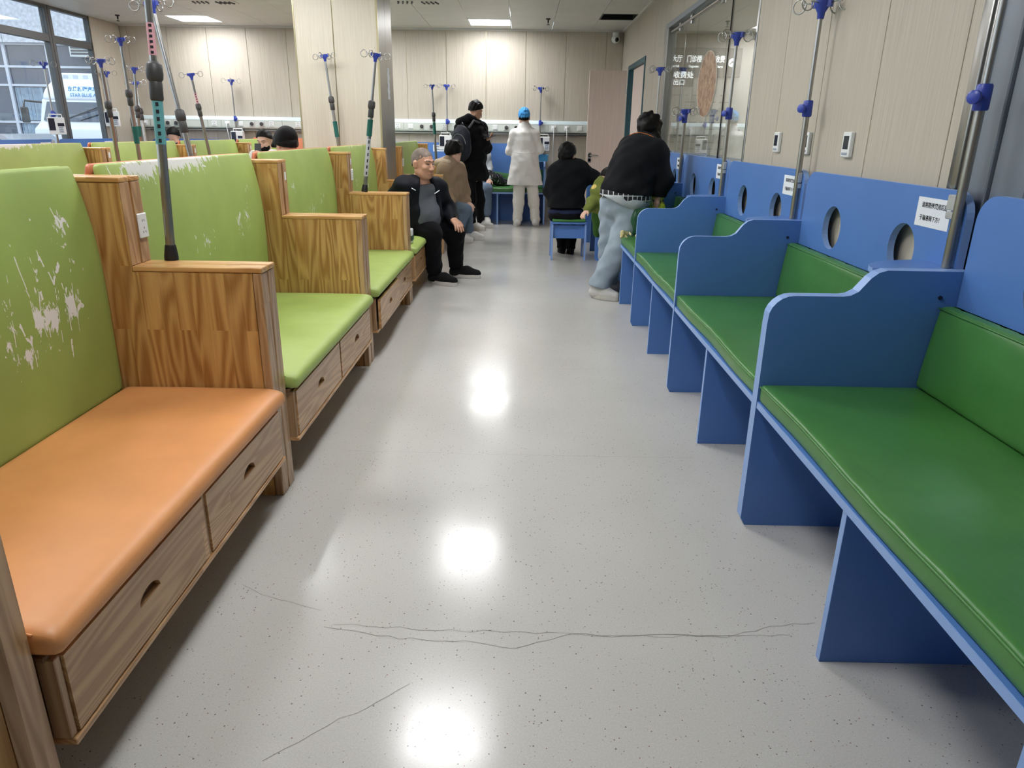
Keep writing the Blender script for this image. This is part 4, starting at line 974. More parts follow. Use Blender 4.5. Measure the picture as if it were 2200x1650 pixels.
# ================================================================ SDF BODIES
class Sdf:
    """smooth union of round cones / ellipsoids, meshed with surface nets"""
    def __init__(s, k=.03): s.p = []; s.k = k; s.cuts = []; s.subs = []
    def cap(s, a, b, ra, rb, k=None): s.p.append(('c', np.array(a, float), np.array(b, float), ra, rb, k or s.k)); return s
    def ell(s, c, r, M=None, k=None): s.p.append(('e', np.array(c, float), np.array(r, float), np.eye(3) if M is None else M, None, k or s.k)); return s
    def cut(s, n, p, k=0): n = np.array(n, float); n /= np.linalg.norm(n); s.cuts.append((n, float(n@np.array(p, float)))); return s     # remove the side n points to
    def sub(s, c, r, M=None, k=.01): s.subs.append((np.array(c, float), np.array(r, float), np.eye(3) if M is None else M, k)); return s
    @staticmethod
    def d_ell(P, c, r, M):
        q = (P-c)@M; k0 = np.linalg.norm(q/r, axis=-1); k1 = np.linalg.norm(q/(r*r), axis=-1)+1e-9; return k0*(k0-1)/k1
    def mesh(s, h, noise=0, seed=0, freq=1.0):
        lo = np.array([1e9]*3); hi = -lo; bb = []
        for p in s.p:
            if p[0] == 'c': a = np.minimum(p[1]-p[3], p[2]-p[4]); b = np.maximum(p[1]+p[3], p[2]+p[4])
            else: m = np.abs(p[3]@np.diag(p[2])).sum(1); a, b = p[1]-m, p[1]+m
            bb.append((a, b)); lo = np.minimum(lo, a); hi = np.maximum(hi, b)
        mg = 3*h+s.k*.3+abs(noise)*2; lo = lo-mg; hi = hi+mg
        n = np.ceil((hi-lo)/h).astype(int)+1
        D = np.full(tuple(n), .12, np.float32)
        ax = [lo[i]+h*np.arange(n[i]) for i in range(3)]
        for p, (a, b) in zip(s.p, bb):
            m = p[5]*1.2+.05; i0 = np.maximum(0, np.floor((a-m-lo)/h).astype(int)); i1 = np.minimum(n, np.ceil((b+m-lo)/h).astype(int)+1)
            sl = tuple(slice(i0[i], i1[i]) for i in range(3))
            P = np.stack(np.meshgrid(*[ax[i][sl[i]] for i in range(3)], indexing='ij'), -1)
            if p[0] == 'c':
                ba = p[2]-p[1]; t = np.clip(((P-p[1])@ba)/max(ba@ba, 1e-9), 0, 1); d = np.linalg.norm(P-p[1]-t[..., None]*ba, axis=-1)-(p[3]+(p[4]-p[3])*t)
            else: d = s.d_ell(P, p[1], p[2], p[3])
            k = p[5]; o = D[sl]; hh = np.clip(.5+.5*(o-d)/k, 0, 1); D[sl] = o*(1-hh)+d*hh-k*hh*(1-hh)
        if s.subs or s.cuts or noise: P = np.stack(np.meshgrid(*ax, indexing='ij'), -1)
        if noise:
            rg = np.random.RandomState(seed)
            for q in range(7):
                kv = rg.normal(size=3); kv *= rg.uniform(25, 70)*freq/np.linalg.norm(kv); D += noise*.45*np.sin(P@kv+rg.uniform(0, 6)+1.5*np.sin(P@(kv[[1, 2, 0]]*.3)))
        for c, r, M, k in s.subs:
            d = -s.d_ell(P, c, r, M); hh = np.clip(.5-.5*(D-d)/k, 0, 1); D = D*(1-hh)+d*hh+k*hh*(1-hh)
        for nn, dd in s.cuts: D = np.maximum(D, P@nn-dd)
        return surfnet(D, lo, h)
def surfnet(D, lo, h):
    ins = D < 0; nx, ny, nz = D.shape
    acc = np.zeros((nx-1, ny-1, nz-1, 3), np.float32); cnt = np.zeros((nx-1, ny-1, nz-1), np.float32)
    S = lambda dx, dy, dz: (slice(dx, nx-1+dx), slice(dy, ny-1+dy), slice(dz, nz-1+dz))
    cor = [(x, y, z) for x in (0, 1) for y in (0, 1) for z in (0, 1)]
    for a in cor:
        for ax in range(3):
            if a[ax]: continue
            b = list(a); b[ax] = 1; b = tuple(b); da, db = D[S(*a)], D[S(*b)]; cr = (da < 0) != (db < 0)
            t = np.where(cr, da/np.where(cr, da-db, 1), 0)
            for q in range(3): acc[..., q] += np.where(cr, a[q]+(t if q == ax else 0), 0)
            cnt += cr
    act = cnt > 0; idx = -np.ones(act.shape, np.int64); idx[act] = np.arange(act.sum())
    cells = np.argwhere(act); V = (cells+acc[act]/cnt[act][:, None])*h+lo
    Fs = []
    for ax in range(3):
        u, v = (ax+1) % 3, (ax+2) % 3
        sa = [slice(None)]*3; sb = [slice(None)]*3; sa[ax] = slice(0, -1); sb[ax] = slice(1, None)
        cr = ins[tuple(sa)] != ins[tuple(sb)]; e = np.argwhere(cr)
        e = e[(e[:, u] > 0) & (e[:, v] > 0) & (e[:, u] < D.shape[u]-1) & (e[:, v] < D.shape[v]-1)]
        def g(du, dv):
            c = e.copy(); c[:, u] -= du; c[:, v] -= dv; return idx[c[:, 0], c[:, 1], c[:, 2]]
        q = np.stack([g(1, 1), g(0, 1), g(0, 0), g(1, 0)], 1)
        fl_ = ins[e[:, 0], e[:, 1], e[:, 2]]; q[~fl_] = q[~fl_][:, ::-1]
        Fs.append(q[(q >= 0).all(1)])
    return V.astype(np.float32), np.concatenate(Fs)
def mesh_obj(name, parts, mats, parent, o0=(0, 0, 0)):
    Vs, Fs, off, mi = [], [], 0, []
    for k, (V_, F_) in enumerate(parts):
        Vs.append(V_-np.array(o0)); Fs.append(F_+off); off += len(V_)
    V_ = np.concatenate(Vs).astype(np.float32); F_ = np.concatenate(Fs).astype(np.int32)
    me = bpy.data.meshes.new(name); me.vertices.add(len(V_)); me.vertices.foreach_set('co', V_.ravel())
    me.loops.add(F_.size); me.loops.foreach_set('vertex_index', F_.ravel()); me.polygons.add(len(F_))
    me.polygons.foreach_set('loop_start', np.arange(0, F_.size, 4, dtype=np.int32)); me.update(calc_edges=True); me.validate()
    for m in (mats if isinstance(mats, (list, tuple)) else [mats]): me.materials.append(m)
    me.shade_smooth(); o = bpy.data.objects.new(name, me); COL.objects.link(o)
    if parent: o.parent = parent
    return o
def nrm(v): v = np.array(v, float); return v/np.linalg.norm(v)
def frame(fwd, up):
    f = nrm(fwd); u = np.array(up, float); u = nrm(u-f*(u@f)); r = np.cross(f, u); return np.stack([r, f, u], 1)   # columns right, forward, up
def hand_sdf(wr, d, pn, side, curl=.5, spread=.12, s=1.0):
    """palm + four fingers + thumb. d = towards fingertips, pn = out of the palm side, side = +1 thumb on +(d x pn)"""
    d = nrm(d); pn = nrm(np.array(pn)-d*(np.array(pn)@d)); l = np.cross(d, pn)*side; wr = np.array(wr, float)
    S = Sdf(.010); S.cap(wr-d*.03, wr+d*.02, .024*s, .024*s, .02)
    for q in (-1, -.33, .33, 1): S.cap(wr+d*.015+l*q*.014*s, wr+d*.075*s+l*q*.026*s, .016*s, .0115*s, .016)
    for i, (q, L) in enumerate(((1, .070), (.36, .078), (-.3, .073), (-.95, .058))):
        b = wr+d*.082*s+l*q*.027*s; dd = nrm(d+l*q*spread); a = curl*.7; c1 = b+(dd*math.cos(a)+pn*math.sin(a))*L*.42*s
        a2 = curl*1.5; c2 = c1+(dd*math.cos(a2)+pn*math.sin(a2))*L*.33*s; a3 = curl*2.1; c3 = c2+(dd*math.cos(a3)+pn*math.sin(a3))*L*.25*s
        S.cap(b, c1, .0100*s, .0092*s, .006); S.cap(c1, c2, .0092*s, .0085*s, .004); S.cap(c2, c3, .0085*s, .0075*s, .004)
    t0 = wr+d*.028*s+l*.026*s; t1 = t0+nrm(d*.75+l*.75+pn*.3)*.038*s; t2 = t1+nrm(d+l*.3+pn*.35)*.034*s
    S.cap(t0, t1, .014*s, .0115*s, .012); S.cap(t1, t2, .0105*s, .0085*s, .005); return S
def head_parts(c, fwd, up, s=1.0, face=True):
    """c = centre between the ears at eye level. returns (sdf, frame)"""
    M = frame(fwd, up); c = np.array(c, float); L = lambda r, f, u: c+M@np.array([r, f, u])*s
    S = Sdf(.022)
    S.ell(L(0, -.012, .030), np.array([.074, .094, .088])*s, M); S.ell(L(0, .018, -.020), np.array([.066, .074, .085])*s, M)
    S.cap(L(-.030, .040, -.075), L(.030, .040, -.075), .034*s, .034*s, .03); S.ell(L(0, .068, -.092), np.array([.026, .022, .02])*s, M)
    S.cap(L(-.045, -.01, -.055), L(-.03, .05, -.085), .026*s, .022*s); S.cap(L(.045, -.01, -.055), L(.03, .05, -.085), .026*s, .022*s)
    if face:
        S.cap(L(0, .088, .005), L(0, .108, -.030), .009*s, .014*s, .012); S.ell(L(-.013, .097, -.034), np.array([.010, .011, .009])*s, M, .008); S.ell(L(.013, .097, -.034), np.array([.010, .011, .009])*s, M, .008)
        for q in (-1, 1):
            S.ell(L(q*.036, .068, -.022), np.array([.026, .022, .024])*s, M, .02)              # cheeks
            S.cap(L(q*.012, .088, .030), L(q*.048, .072, .030), .007*s, .006*s, .016)          # brow ridge
            S.cap(L(q*.076, -.012, .012), L(q*.074, -.004, -.026), .014*s, .009*s, .008)       # ears
            S.ell(L(q*.081, -.016, -.004), np.array([.008, .017, .031])*s, M, .006)
        S.cap(L(-.016, .092, -.062), L(.016, .092, -.062), .0085*s, .0085*s, .008); S.cap(L(-.014, .089, -.073), L(.014, .089, -.073), .009*s, .009*s, .008)
        for q in (-1, 1): S.sub(L(q*.032, .101, .008), np.array([.018, .015, .010])*s, M, .014)
    else:
        for q in (-1, 1): S.ell(L(q*.079, -.014, -.004), np.array([.010, .018, .031])*s, M, .006)
    return S, M, L
def hair_cap(L, M, s, off, slope=.78, off0=0.0, back=-.075, top=0, bulk=(1, 1, 1), h=.006, noise=.003, seed=1, freq=1.6, sf=0):
    S = Sdf(.02); S.ell(L(0, -.012+sf, .030+top), np.array([.074+off*bulk[0], .094+off*bulk[1], .088+off*bulk[2]])*s, M)
    S.ell(L(0, -.022, -.01), np.array([.068+off*bulk[0]*.7, .076+off*bulk[1]*.8, .08])*s, M)
    n = M@np.array([0, slope, -1.0]); S.cut(n, L(0, 0, off0)); S.cut(M@np.array([0, 0, -1.0]), L(0, 0, back))
    return S.mesh(h, noise, seed, freq)
# ================================================================ PEOPLE
M_skin = simple('skin_tan', (196, 148, 122), 0.5, var=.08, vscale=30); M_skinl = simple('skin_light', (214, 172, 150), 0.5, var=.06, vscale=30)
M_hair = cloth('black_hair', (15, 13, 13), .5, 260, .3, .2); M_buzz = cloth('grey_stubble_hair', (124, 112, 104), .8, 900, .35)
M_eye = simple('eye_dark', (26, 20, 18), .2); M_lip = simple('lip', (160, 98, 88), .5); M_brow = simple('eyebrow', (40, 34, 32), .8)
C_black = cloth('black_cloth', (15, 16, 20)); C_navy = cloth('dark_navy_jacket', (18, 20, 28), .6); C_trou = cloth('black_trousers', (14, 14, 18)); C_grey = cloth('grey_tshirt', (92, 95, 102), var=.05)
C_tan = cloth('tan_hoodie', (150, 128, 106), var=.05); C_hoodlin = cloth('pale_hood_lining', (196, 176, 154)); C_jean = cloth('blue_jeans', (106, 122, 142), .85, 500, .08); C_ljean = cloth('light_blue_jeans', (150, 164, 176), .85, 500, .06)
C_white = cloth('white_coat', (236, 234, 230), var=.02); C_whitet = cloth('white_trousers', (230, 226, 218), var=.02); C_cap = cloth('blue_bouffant_cap', (70, 150, 216), .6); C_lgrey = cloth('light_grey_sleeve', (170, 176, 180))
C_olive = cloth('olive_jacket', (110, 118, 58)); C_yel = cloth('yellow_knit', (214, 190, 110)); C_navy2 = cloth('navy_band', (34, 40, 66))
M_sole = simple('shoe_sole_white', (214, 210, 204), .5); M_shoeb = cloth('black_knit_shoe', (24, 24, 26)); M_shoew = simple('white_shoe', (214, 212, 208), .5, var=.05)
A = lambda px, py, y: np.array(at_y(px, py, y))
def torso(S, pel, neck, shL, shR, w=1.0, d=1.0, t=0.0, belly=0.0, k=.06):
    up = nrm(neck-pel); side = nrm(shR-shL); fw = np.cross(up, side); side = np.cross(fw, up); M = np.stack([side, fw, up], 1); ln = np.linalg.norm(neck-pel)
    P = lambda a, f, u: pel+side*a+fw*f+up*u*ln
    S.ell(P(0, 0, .0), np.array([.165*w, .12*d, .13])+t, M, k); S.ell(P(0, .005, .30), np.array([.150*w, .11*d, .17])+t, M, k)
    S.ell(P(0, 0, .66), np.array([.168*w, .115*d, .20])+t, M, k); S.cap(shL+(shR-shL)*.12, shR+(shL-shR)*.12, .062*d+t, .062*d+t, k)
    S.cap(P(0, -.01, .86), P(0, .0, 1.02), .085*w+t, .058+t, k)
    if belly: S.ell(P(0, .05+belly*.4, .22), np.array([.15*w, .10+belly, .17])+t, M, k)
    return P, M
def limb(S, a, b, c, r0, r1, r2, t=0, k=.03, end=1.0): S.cap(a, b, r0+t, r1+t, k); S.cap(b, b+(c-b)*end, r1+t, r2+t, k)
def shoe(t, an, toe, mat, sole_m, ln=.255, wd=.045, high=.0, z0=0.0, name='shoe'):
    """an = ankle (x,y above heel), toe = direction on the floor"""
    d = np.array([toe[0], toe[1], 0.0]); d = nrm(d); s = np.array([-d[1], d[0], 0]); h0 = np.array([an[0], an[1], z0])-d*.045
    S = Sdf(.035); P = lambda f, q, z: h0+d*f*ln+s*q+np.array([0, 0, z])
    S.cap(P(.08, 0, .056), P(.52, 0, .064), wd*.84, wd*.90); S.cap(P(.52, 0, .056), P(.86, .004, .046), wd*.94, wd*.70); S.cap(P(.1, 0, .05), P(.17, 0, .10+high), wd*.78, wd*.86)
    S.cut((0, 0, -1), (0, 0, z0+.022)); S.cut((0, 0, 1), (0, 0, z0+.115+high))
    o = mesh_obj(name, [S.mesh(.007, .001, 3)], mat, t)
    out = []
    for k in range(28):
        a = 2*math.pi*k/28; f = .5+.52*math.cos(a); wq = wd*(1.02+.10*math.cos(a-.2))*math.sin(a)*(1-.12*(f < .3)); out.append((h0+d*f*ln*.97+s*wq)[:2])
    bm = B(); prism(bm, [tuple(q) for q in out], 'xy', z0+.001, z0+.036, bev=.004); obj('sole', bm, sole_m, o, 40)
def face_bits(t, L, M, s=1.0, eyes=True, mouth=True, brow_m=None):
    for q in (-1, 1):
        if eyes:
            S = Sdf(.004); S.cap(L(q*.022, .084, .006), L(q*.042, .074, .007), .0038*s, .0030*s); mesh_obj('eye', [S.mesh(.0017)], M_eye, t)
        S = Sdf(.004); S.cap(L(q*.018, .0945, .034), L(q*.048, .0765, .035), .0036*s, .0026*s); mesh_obj('eyebrow', [S.mesh(.0022)], brow_m or M_brow, t)
    if mouth:
        S = Sdf(.004); S.cap(L(-.022, .0935, -.0675), L(.022, .0935, -.0675), .0038, .0038); S.cap(L(-.01, .099, -.0672), L(.01, .099, -.0672), .003, .003); mesh_obj('mouth', [S.mesh(.002)], M_lip, t)
def person(label, base): return thing('person', label, 'person', tuple(float(q) for q in base))
def root_fix(t):
    """parts were modelled in world space: shift their meshes to the thing's base"""
    b = Vector(t.location)
    for ch in list(t.children):
        for o in [ch]+list(ch.children):
            if o.type == 'MESH' and not o.get('_loc'): o.data.transform(Matrix.Translation(-b)); o['_loc'] = 1
    for ch in list(t.children):
        for o in [ch]+list(ch.children):
            if '_loc' in o: del o['_loc']
def skin_body(t, name, head, limbs, skin, hands=(), h=.012):
    """head = Sdf of the head; limbs = Sdf of the rest; joined in one mesh"""
    parts = [head.mesh(.0052)]
    if limbs: parts.append(limbs.mesh(h))
    for hd in hands: parts.append(hd.mesh(.0034))
    return mesh_obj('body', parts, skin, t)
def std_limbs(pel, neck, shL, shR, arms, legs, hc, w=1.0, r=1.0):
    S = Sdf(.03); torso(S, pel, neck, shL, shR, w*.9, .88)
    S.cap(neck-nrm(neck-pel)*.03, hc-np.array([0, 0, .05]), .052*r, .05*r)
    for a in arms: limb(S, a[0], a[1], a[2], .042, .034, .024)
    for l in legs: limb(S, l[0], l[1], l[2], .07, .05, .036)
    return S

# ---- 1. seated man, dark jacket over grey T-shirt ------------------------------------------------
t = person('shaven-headed man in dark jacket and grey T-shirt, seated, hand on knee', (-.95, 6.7, 0))
pel = A(900, 478, 6.72); neck = A(902, 392, 6.66); shR = A(862, 402, 6.50); shL = A(945, 406, 6.80)
hc = A(909, 352, 6.62); fw = (.80, -.60, -.10)
elR = A(840, 432, 6.62); wrR = A(858, 470, 6.9); elL = A(962, 446, 6.92); wrL = A(972, 470, 6.72)
hipR = A(888, 483, 6.62); hipL = A(915, 479, 6.84); knR = A(927, 500, 6.55); knL = A(977, 497, 6.88); anR = A(934, 590, 6.64); anL = A(980, 575, 6.97)
S, M, L = head_parts(hc, fw, (0.02, 0, 1), 1.10)
lb = std_limbs(pel, neck, shL, shR, [(shL, elL, wrL), (shR, elR, wrR)], [(hipL, knL, anL), (hipR, knR, anR)], hc, 1.05, 1.25)
S.cap(hc-np.array([.0, 0, .07]), neck, .062, .066, .03)
hd = hand_sdf(wrL, A(988, 488, 6.62)-wrL, (0, 0, -1), 1, .38, .2, 1.08)
skin_body(t, 'b', S, lb, M_skin, [hd])
mesh_obj('hair', [hair_cap(L, M, 1.10, .0018, .62, .022, -.06, top=.003, noise=.0011, freq=4, sf=-.003, h=.0045)], M_buzz, t); face_bits(t, L, M, 1.1)
S = Sdf(.05); torso(S, pel, neck, shL, shR, 1.12, 1.18, .0, .05); S.cut(nrm(neck-pel), neck+np.array([0, 0, .005])); mesh_obj('t_shirt', [S.mesh(.010, .003, 4)], C_grey, t)
# open jacket: torso shell, front removed
S = Sdf(.05); P, TM = torso(S, pel, neck, shL, shR, 1.22, 1.26, .012, .03); limb(S, shL+(shR-shL)*.06, elL, wrL, .088, .064, .045, .004, .05, .93); limb(S, shR+(shL-shR)*.06, elR, wrR, .088, .064, .045, .004, .05)
S.cap(P(-.08, -.05, .98), P(-.06, .03, 1.05), .035, .03, .03); S.cap(P(.08, -.05, .98), P(.06, .03, 1.05), .035, .03, .03); S.cap(P(-.06, -.06, 1.03), P(.06, -.06, 1.03), .035, .035, .03)
S.sub(P(0, .20, .38), (.105, .21, .42), TM, .015); S.sub(P(0, .16, .9), (.06, .13, .2), TM, .02); S.sub(neck+np.array([0, 0, .05]), (.072, .072, .10), None, .02)
jk = mesh_obj('jacket', [S.mesh(.010, .005, 7)], C_navy, t)
for a, b in ((A(893, 409, 6.42), A(884, 404, 6.42)), (A(934, 416, 6.50), A(944, 409, 6.52))):
    bm = B(); fr_ = P(0, .18, .7)-pel
    tube(bm, [Vector(a), Vector(b)], .004, 6); obj('reflective_stripe', bm, M_whitep, jk)
S = Sdf(.05); S.ell(pel-np.array([0, 0, .01]), (.20, .19, .12)); limb(S, hipL, knL, anL, .105, .088, .070, 0, .06); limb(S, hipR, knR, anR, .105, .088, .070, 0, .06); S.cut((0, 0, -1), (0, 0, .095))
mesh_obj('trousers', [S.mesh(.011, .004, 9)], C_trou, t)
shoe(t, anR, (.8, -.45), M_shoeb, M_sole, .30, .054, .02); shoe(t, anL, (.93, -.2), M_shoeb, M_sole, .30, .054, .02)
root_fix(t)

# ---- 2. person in tan hoodie, seated beyond him -----------------------------------------------------
t = person('dark-haired person in a tan hoodie and blue jeans seated beyond the pillar', (-1.05, 9.5, 0))
pel = A(972, 437, 9.5); neck = A(966, 348, 9.38); shR = A(950, 366, 9.28); shL = A(990, 366, 9.58); hc = A(976, 326, 9.4)
elR = A(948, 400, 9.35); wrR = A(975, 432, 9.2); elL = A(1000, 408, 9.62); wrL = A(1006, 436, 9.5); knL = A(1004, 447, 9.55); knR = A(1000, 450, 9.3); anL = A(1008, 497, 9.6); anR = A(985, 500, 9.35); hipL = A(972, 440, 9.62); hipR = A(970, 444, 9.38)
S, M, L = head_parts(hc, (.8, .6, -.25), (0, 0, 1), 1.05, False); lb = std_limbs(pel, neck, shL, shR, [(shL, elL, wrL), (shR, elR, wrR)], [(hipL, knL, anL), (hipR, knR, anR)], hc, .95)
skin_body(t, 'b', S, lb, M_skinl, [hand_sdf(wrL, A(1012, 446, 9.4)-wrL, (0, 0, -1), 1, .4)])
mesh_obj('hair', [hair_cap(L, M, 1.05, .022, .45, -.02, -.11, noise=.004)], M_hair, t)
S = Sdf(.05); P, TM = torso(S, pel, neck, shL, shR, 1.12, 1.2, .022); limb(S, shL+(shR-shL)*.08, elL, wrL, .078, .056, .042, 0, .05, .95); limb(S, shR+(shL-shR)*.08, elR, wrR, .078, .056, .042, 0, .05, .95)
hdi = mesh_obj('hoodie', [S.mesh(.011, .005, 3)], C_tan, t)
S = Sdf(.03); S.cap(P(-.085, -.02, 1.03), P(-.07, -.14, .97), .036, .04); S.cap(P(.085, -.02, 1.03), P(.07, -.14, .97), .036, .04); S.cap(P(-.07, -.15, .97), P(.07, -.15, .97), .045, .045); S.cap(P(-.07, .04, 1.03), P(.07, .04, 1.03), .03, .03); S.cap(P(-.085, -.02, 1.03), P(-.07, .04, 1.03), .034, .03); S.cap(P(.085, -.02, 1.03), P(.07, .04, 1.03), .034, .03)
mesh_obj('hood', [S.mesh(.008, .002, 3)], C_hoodlin, hdi)
S = Sdf(.05); S.ell(pel-np.array([0, 0, .02]), (.17, .18, .11)); limb(S, hipL, knL, anL, .088, .072, .062, 0, .05); limb(S, hipR, knR, anR, .088, .072, .062, 0, .05); S.cut((0, 0, -1), (0, 0, .085)); mesh_obj('jeans', [S.mesh(.011, .004, 5)], C_jean, t)
shoe(t, anL, (.95, -.3), M_shoew, M_sole); shoe(t, anR, (.95, -.3), M_shoew, M_sole)
root_fix(t)

# ---- 3. standing man with backpack -----------------------------------------------------------------
t = person('standing man in black with a backpack looking at his phone', (-.68, 10.7, 0))
Y = 10.72
pel = A(1016, 372, Y); neck = A(1014, 263, Y); shL = A(987, 279, Y-.02); shR = A(1037, 277, Y+.12); hc = A(1022, 238, Y+.02)
elL = A(985, 320, Y-.05); wrL = A(1022, 318, Y-.05); elR = A(1046, 318, Y+.1); wrR = A(1042, 302, Y-.08)
hipL = A(1010, 378, Y-.08); hipR = A(1022, 378, Y+.1); knL = A(1012, 432, Y-.1); knR = A(1030, 430, Y+.12); anL = A(1014, 478, Y-.1); anR = A(1032, 474, Y+.18)
S, M, L = head_parts(hc, (.75, .55, -.35), (.1, 0, 1), 1.0); lb = std_limbs(pel, neck, shL, shR, [(shL, elL, wrL), (shR, elR, wrR)], [(hipL, knL, anL), (hipR, knR, anR)], hc, 1.0, 1.1)
skin_body(t, 'b', S, lb, M_skin, [hand_sdf(wrR, A(1054, 296, Y-.1)-wrR, (0, 0, 1), -1, .6)])
mesh_obj('hair', [hair_cap(L, M, 1.0, .016, .6, .018, -.035, top=.008, noise=.004, freq=3)], M_hair, t)
bm = B(); tube(bm, [L(.05, .08, -.03), L(.03, .105, -.055), L(-.03, .105, -.055), L(-.05, .08, -.03)], .004, 6); obj('eyeglasses', bm, M_grip, t)
S = Sdf(.05); P, TM = torso(S, pel, neck, shL, shR, 1.18, 1.35, .03); limb(S, shL+(shR-shL)*.08, elL, wrL, .085, .068, .052, .004, .05, .95); limb(S, shR+(shL-shR)*.08, elR, wrR, .085, .068, .052, .004, .05, .95)
S.ell(P(0, 0, -.05), (.21, .19, .16)); S.cut((0, 0, -1), A(1016, 388, Y)); jk = mesh_obj('coat', [S.mesh(.012, .006, 8)], C_black, t)
S = Sdf(.03); S.cap(A(985, 262, Y-.12), A(1008, 252, Y-.14), .05, .05); S.cap(A(1008, 252, Y-.14), A(1034, 270, Y), .05, .035); S.cap(A(1030, 262, Y-.02), A(1042, 278, Y), .03, .02); mesh_obj('hood', [S.mesh(.01, .004, 2)], C_black, jk)
S = Sdf(.05); limb(S, hipL, knL, anL, .092, .074, .060, 0, .05); limb(S, hipR, knR, anR, .092, .074, .060, 0, .05); S.cut((0, 0, -1), (0, 0, .055)); mesh_obj('trousers', [S.mesh(.012, .004, 5)], C_trou, t)
shoe(t, anL, (.85, -.5), M_shoew, M_sole, .28); shoe(t, anR, (.85, -.5), M_shoew, M_sole, .28)
root_fix(t)
bp = thing('backpack', 'small dark backpack on the standing man', 'backpack', tuple(A(990, 345, Y-.22)))
c = A(991, 306, Y-.27); Mb = frame((-.45, -.9, 0), (0, 0, 1)); S = Sdf(.05); PB = lambda r, f, u: c+Mb@np.array([r, f, u])
S.ell(PB(0, 0, .02), (.15, .085, .21), Mb); S.ell(PB(0, .01, -.10), (.155, .10, .16), Mb); mesh_obj('bag', [S.mesh(.009, .003, 4)], cloth('dark_pack', (40, 42, 52), .6), bp)
S = Sdf(.03); S.ell(PB(0, .085, -.07), (.115, .035, .12), Mb); mesh_obj('front_pocket', [S.mesh(.008, .002, 4)], cloth('dark_pack_b', (34, 36, 44), .6), bp)
bm = B(); tube(bm, [Vector(PB(.11*math.cos(R(a)), .092-.02*abs(math.cos(R(a))), -.02+.13*math.sin(R(a)))) for a in range(0, 181, 12)], .0035, 6); obj('zip', bm, M_steel, bp)
bm = B(); box_at(bm, Vector(PB(-.0, .125, -.01)), Vector(Mb[:, 0])*.04, Vector(Mb[:, 1])*.002, Vector(Mb[:, 2])*.008); obj('logo_patch', bm, M_whitep, bp)
for q in (-1, 1):
    bm = B(); tube(bm, [Vector(PB(q*.09, -.06, .19)), Vector(PB(q*.11, -.16, .29)), Vector(PB(q*.12, -.30, .26))], .016, 8); obj('strap', bm, simple('grey_strap', (78, 78, 84), .7), bp, 180)
bm = B(); tube(bm, [Vector(PB(-.03, -.03, .215)), Vector(PB(0, -.03, .26)), Vector(PB(.03, -.03, .215))], .008, 8); obj('grab_loop', bm, M_grip, bp, 180)
root_fix(bp)
ph = thing('phone', 'mobile phone held by the standing man', 'phone', tuple(A(1052, 294, Y-.12)))
bm = B(); box_at(bm, Vector((0, 0, 0)), Vector((.075, .02, .022)), Vector((-.01, .036, 0)), Vector((-.0012, 0, .004))); obj('case', bm, M_grip, ph)
bm = B(); box_at(bm, Vector((-.001, 0, .0045)), Vector((.070, .019, .0205)), Vector((-.009, .033, 0)), Vector((-.0003, 0, .001))); obj('screen', bm, M_screen, ph)

# ---- 4. person half hidden on the far bench ---------------------------------------------------------
t = person('person in pale grey sleeves and jeans on the far bench, half hidden', (-.66, 11.62, 0))
Y = 11.62
pel = A(1032, 396, Y); neck = A(1028, 318, Y+.08); shL = A(1045, 330, Y+.05); shR = A(1010, 330, Y+.05); hc = A(1026, 296, Y+.06); elL = A(1051, 362, Y); wrL = A(1050, 384, Y-.2); elR = A(1006, 362, Y); wrR = A(1020, 384, Y-.2)
hipL = A(1040, 400, Y); hipR = A(1022, 400, Y); knL = A(1047, 405, 11.25); knR = A(1022, 405, 11.25); anL = A(1047, 455, 11.28); anR = A(1024, 455, 11.28)
S, M, L = head_parts(hc, (0.1, -1, -.2), (0, 0, 1), 1.0, False); lb = std_limbs(pel, neck, shL, shR, [(shL, elL, wrL), (shR, elR, wrR)], [(hipL, knL, anL), (hipR, knR, anR)], hc, .95)
skin_body(t, 'b', S, lb, M_skinl, [hand_sdf(wrL, (0, -.5, -.5), (0, 0, -1), 1, .5)]); mesh_obj('hair', [hair_cap(L, M, 1.0, .018, .7, 0, -.09)], M_hair, t)
S = Sdf(.05); torso(S, pel, neck, shL, shR, 1.05, 1.1, .015); limb(S, shL, elL, wrL, .06, .052, .042, 0, .04, .95); limb(S, shR, elR, wrR, .06, .052, .042, 0, .04, .95); mesh_obj('sweater', [S.mesh(.012, .004, 2)], C_lgrey, t)
S = Sdf(.05); S.ell(pel-np.array([0, 0, .02]), (.17, .15, .10)); limb(S, hipL, knL, anL, .08, .072, .066, 0, .05); limb(S, hipR, knR, anR, .08, .072, .066, 0, .05); mesh_obj('jeans', [S.mesh(.012, .003, 4)], C_jean, t)
shoe(t, anL, (.15, -1), M_shoew, M_sole); shoe(t, anR, (-.1, -1), M_shoew, M_sole)
root_fix(t)
bg = thing('bag', 'black patterned bag lying on the far bench', 'bag', tuple(A(1072, 398, 11.62)))
S = Sdf(.05); S.cap(A(1048, 378, 11.5), A(1072, 388, 11.6), .10, .075); S.cap(A(1072, 388, 11.6), A(1092, 395, 11.65), .07, .04); 
tt = NT('black_white_pattern'); vv = tt.coord(); tt.color(tt.ramp(tt.noise(vv, 60, 2), [(.60, srgb(24, 22, 26)), (.68, srgb(210, 208, 206))])); S.cut((0, 0, -1), (0, 0, .558))
mesh_obj('bag_body', [S.mesh(.009, .006, 4)], [tt.m], bg)
bm = B(); tube(bm, [Vector(A(1060, 376, 11.5)), Vector(A(1068, 372, 11.48)), Vector(A(1078, 384, 11.52))], .008, 8); obj('strap', bm, M_black, bg, 180); root_fix(bg)

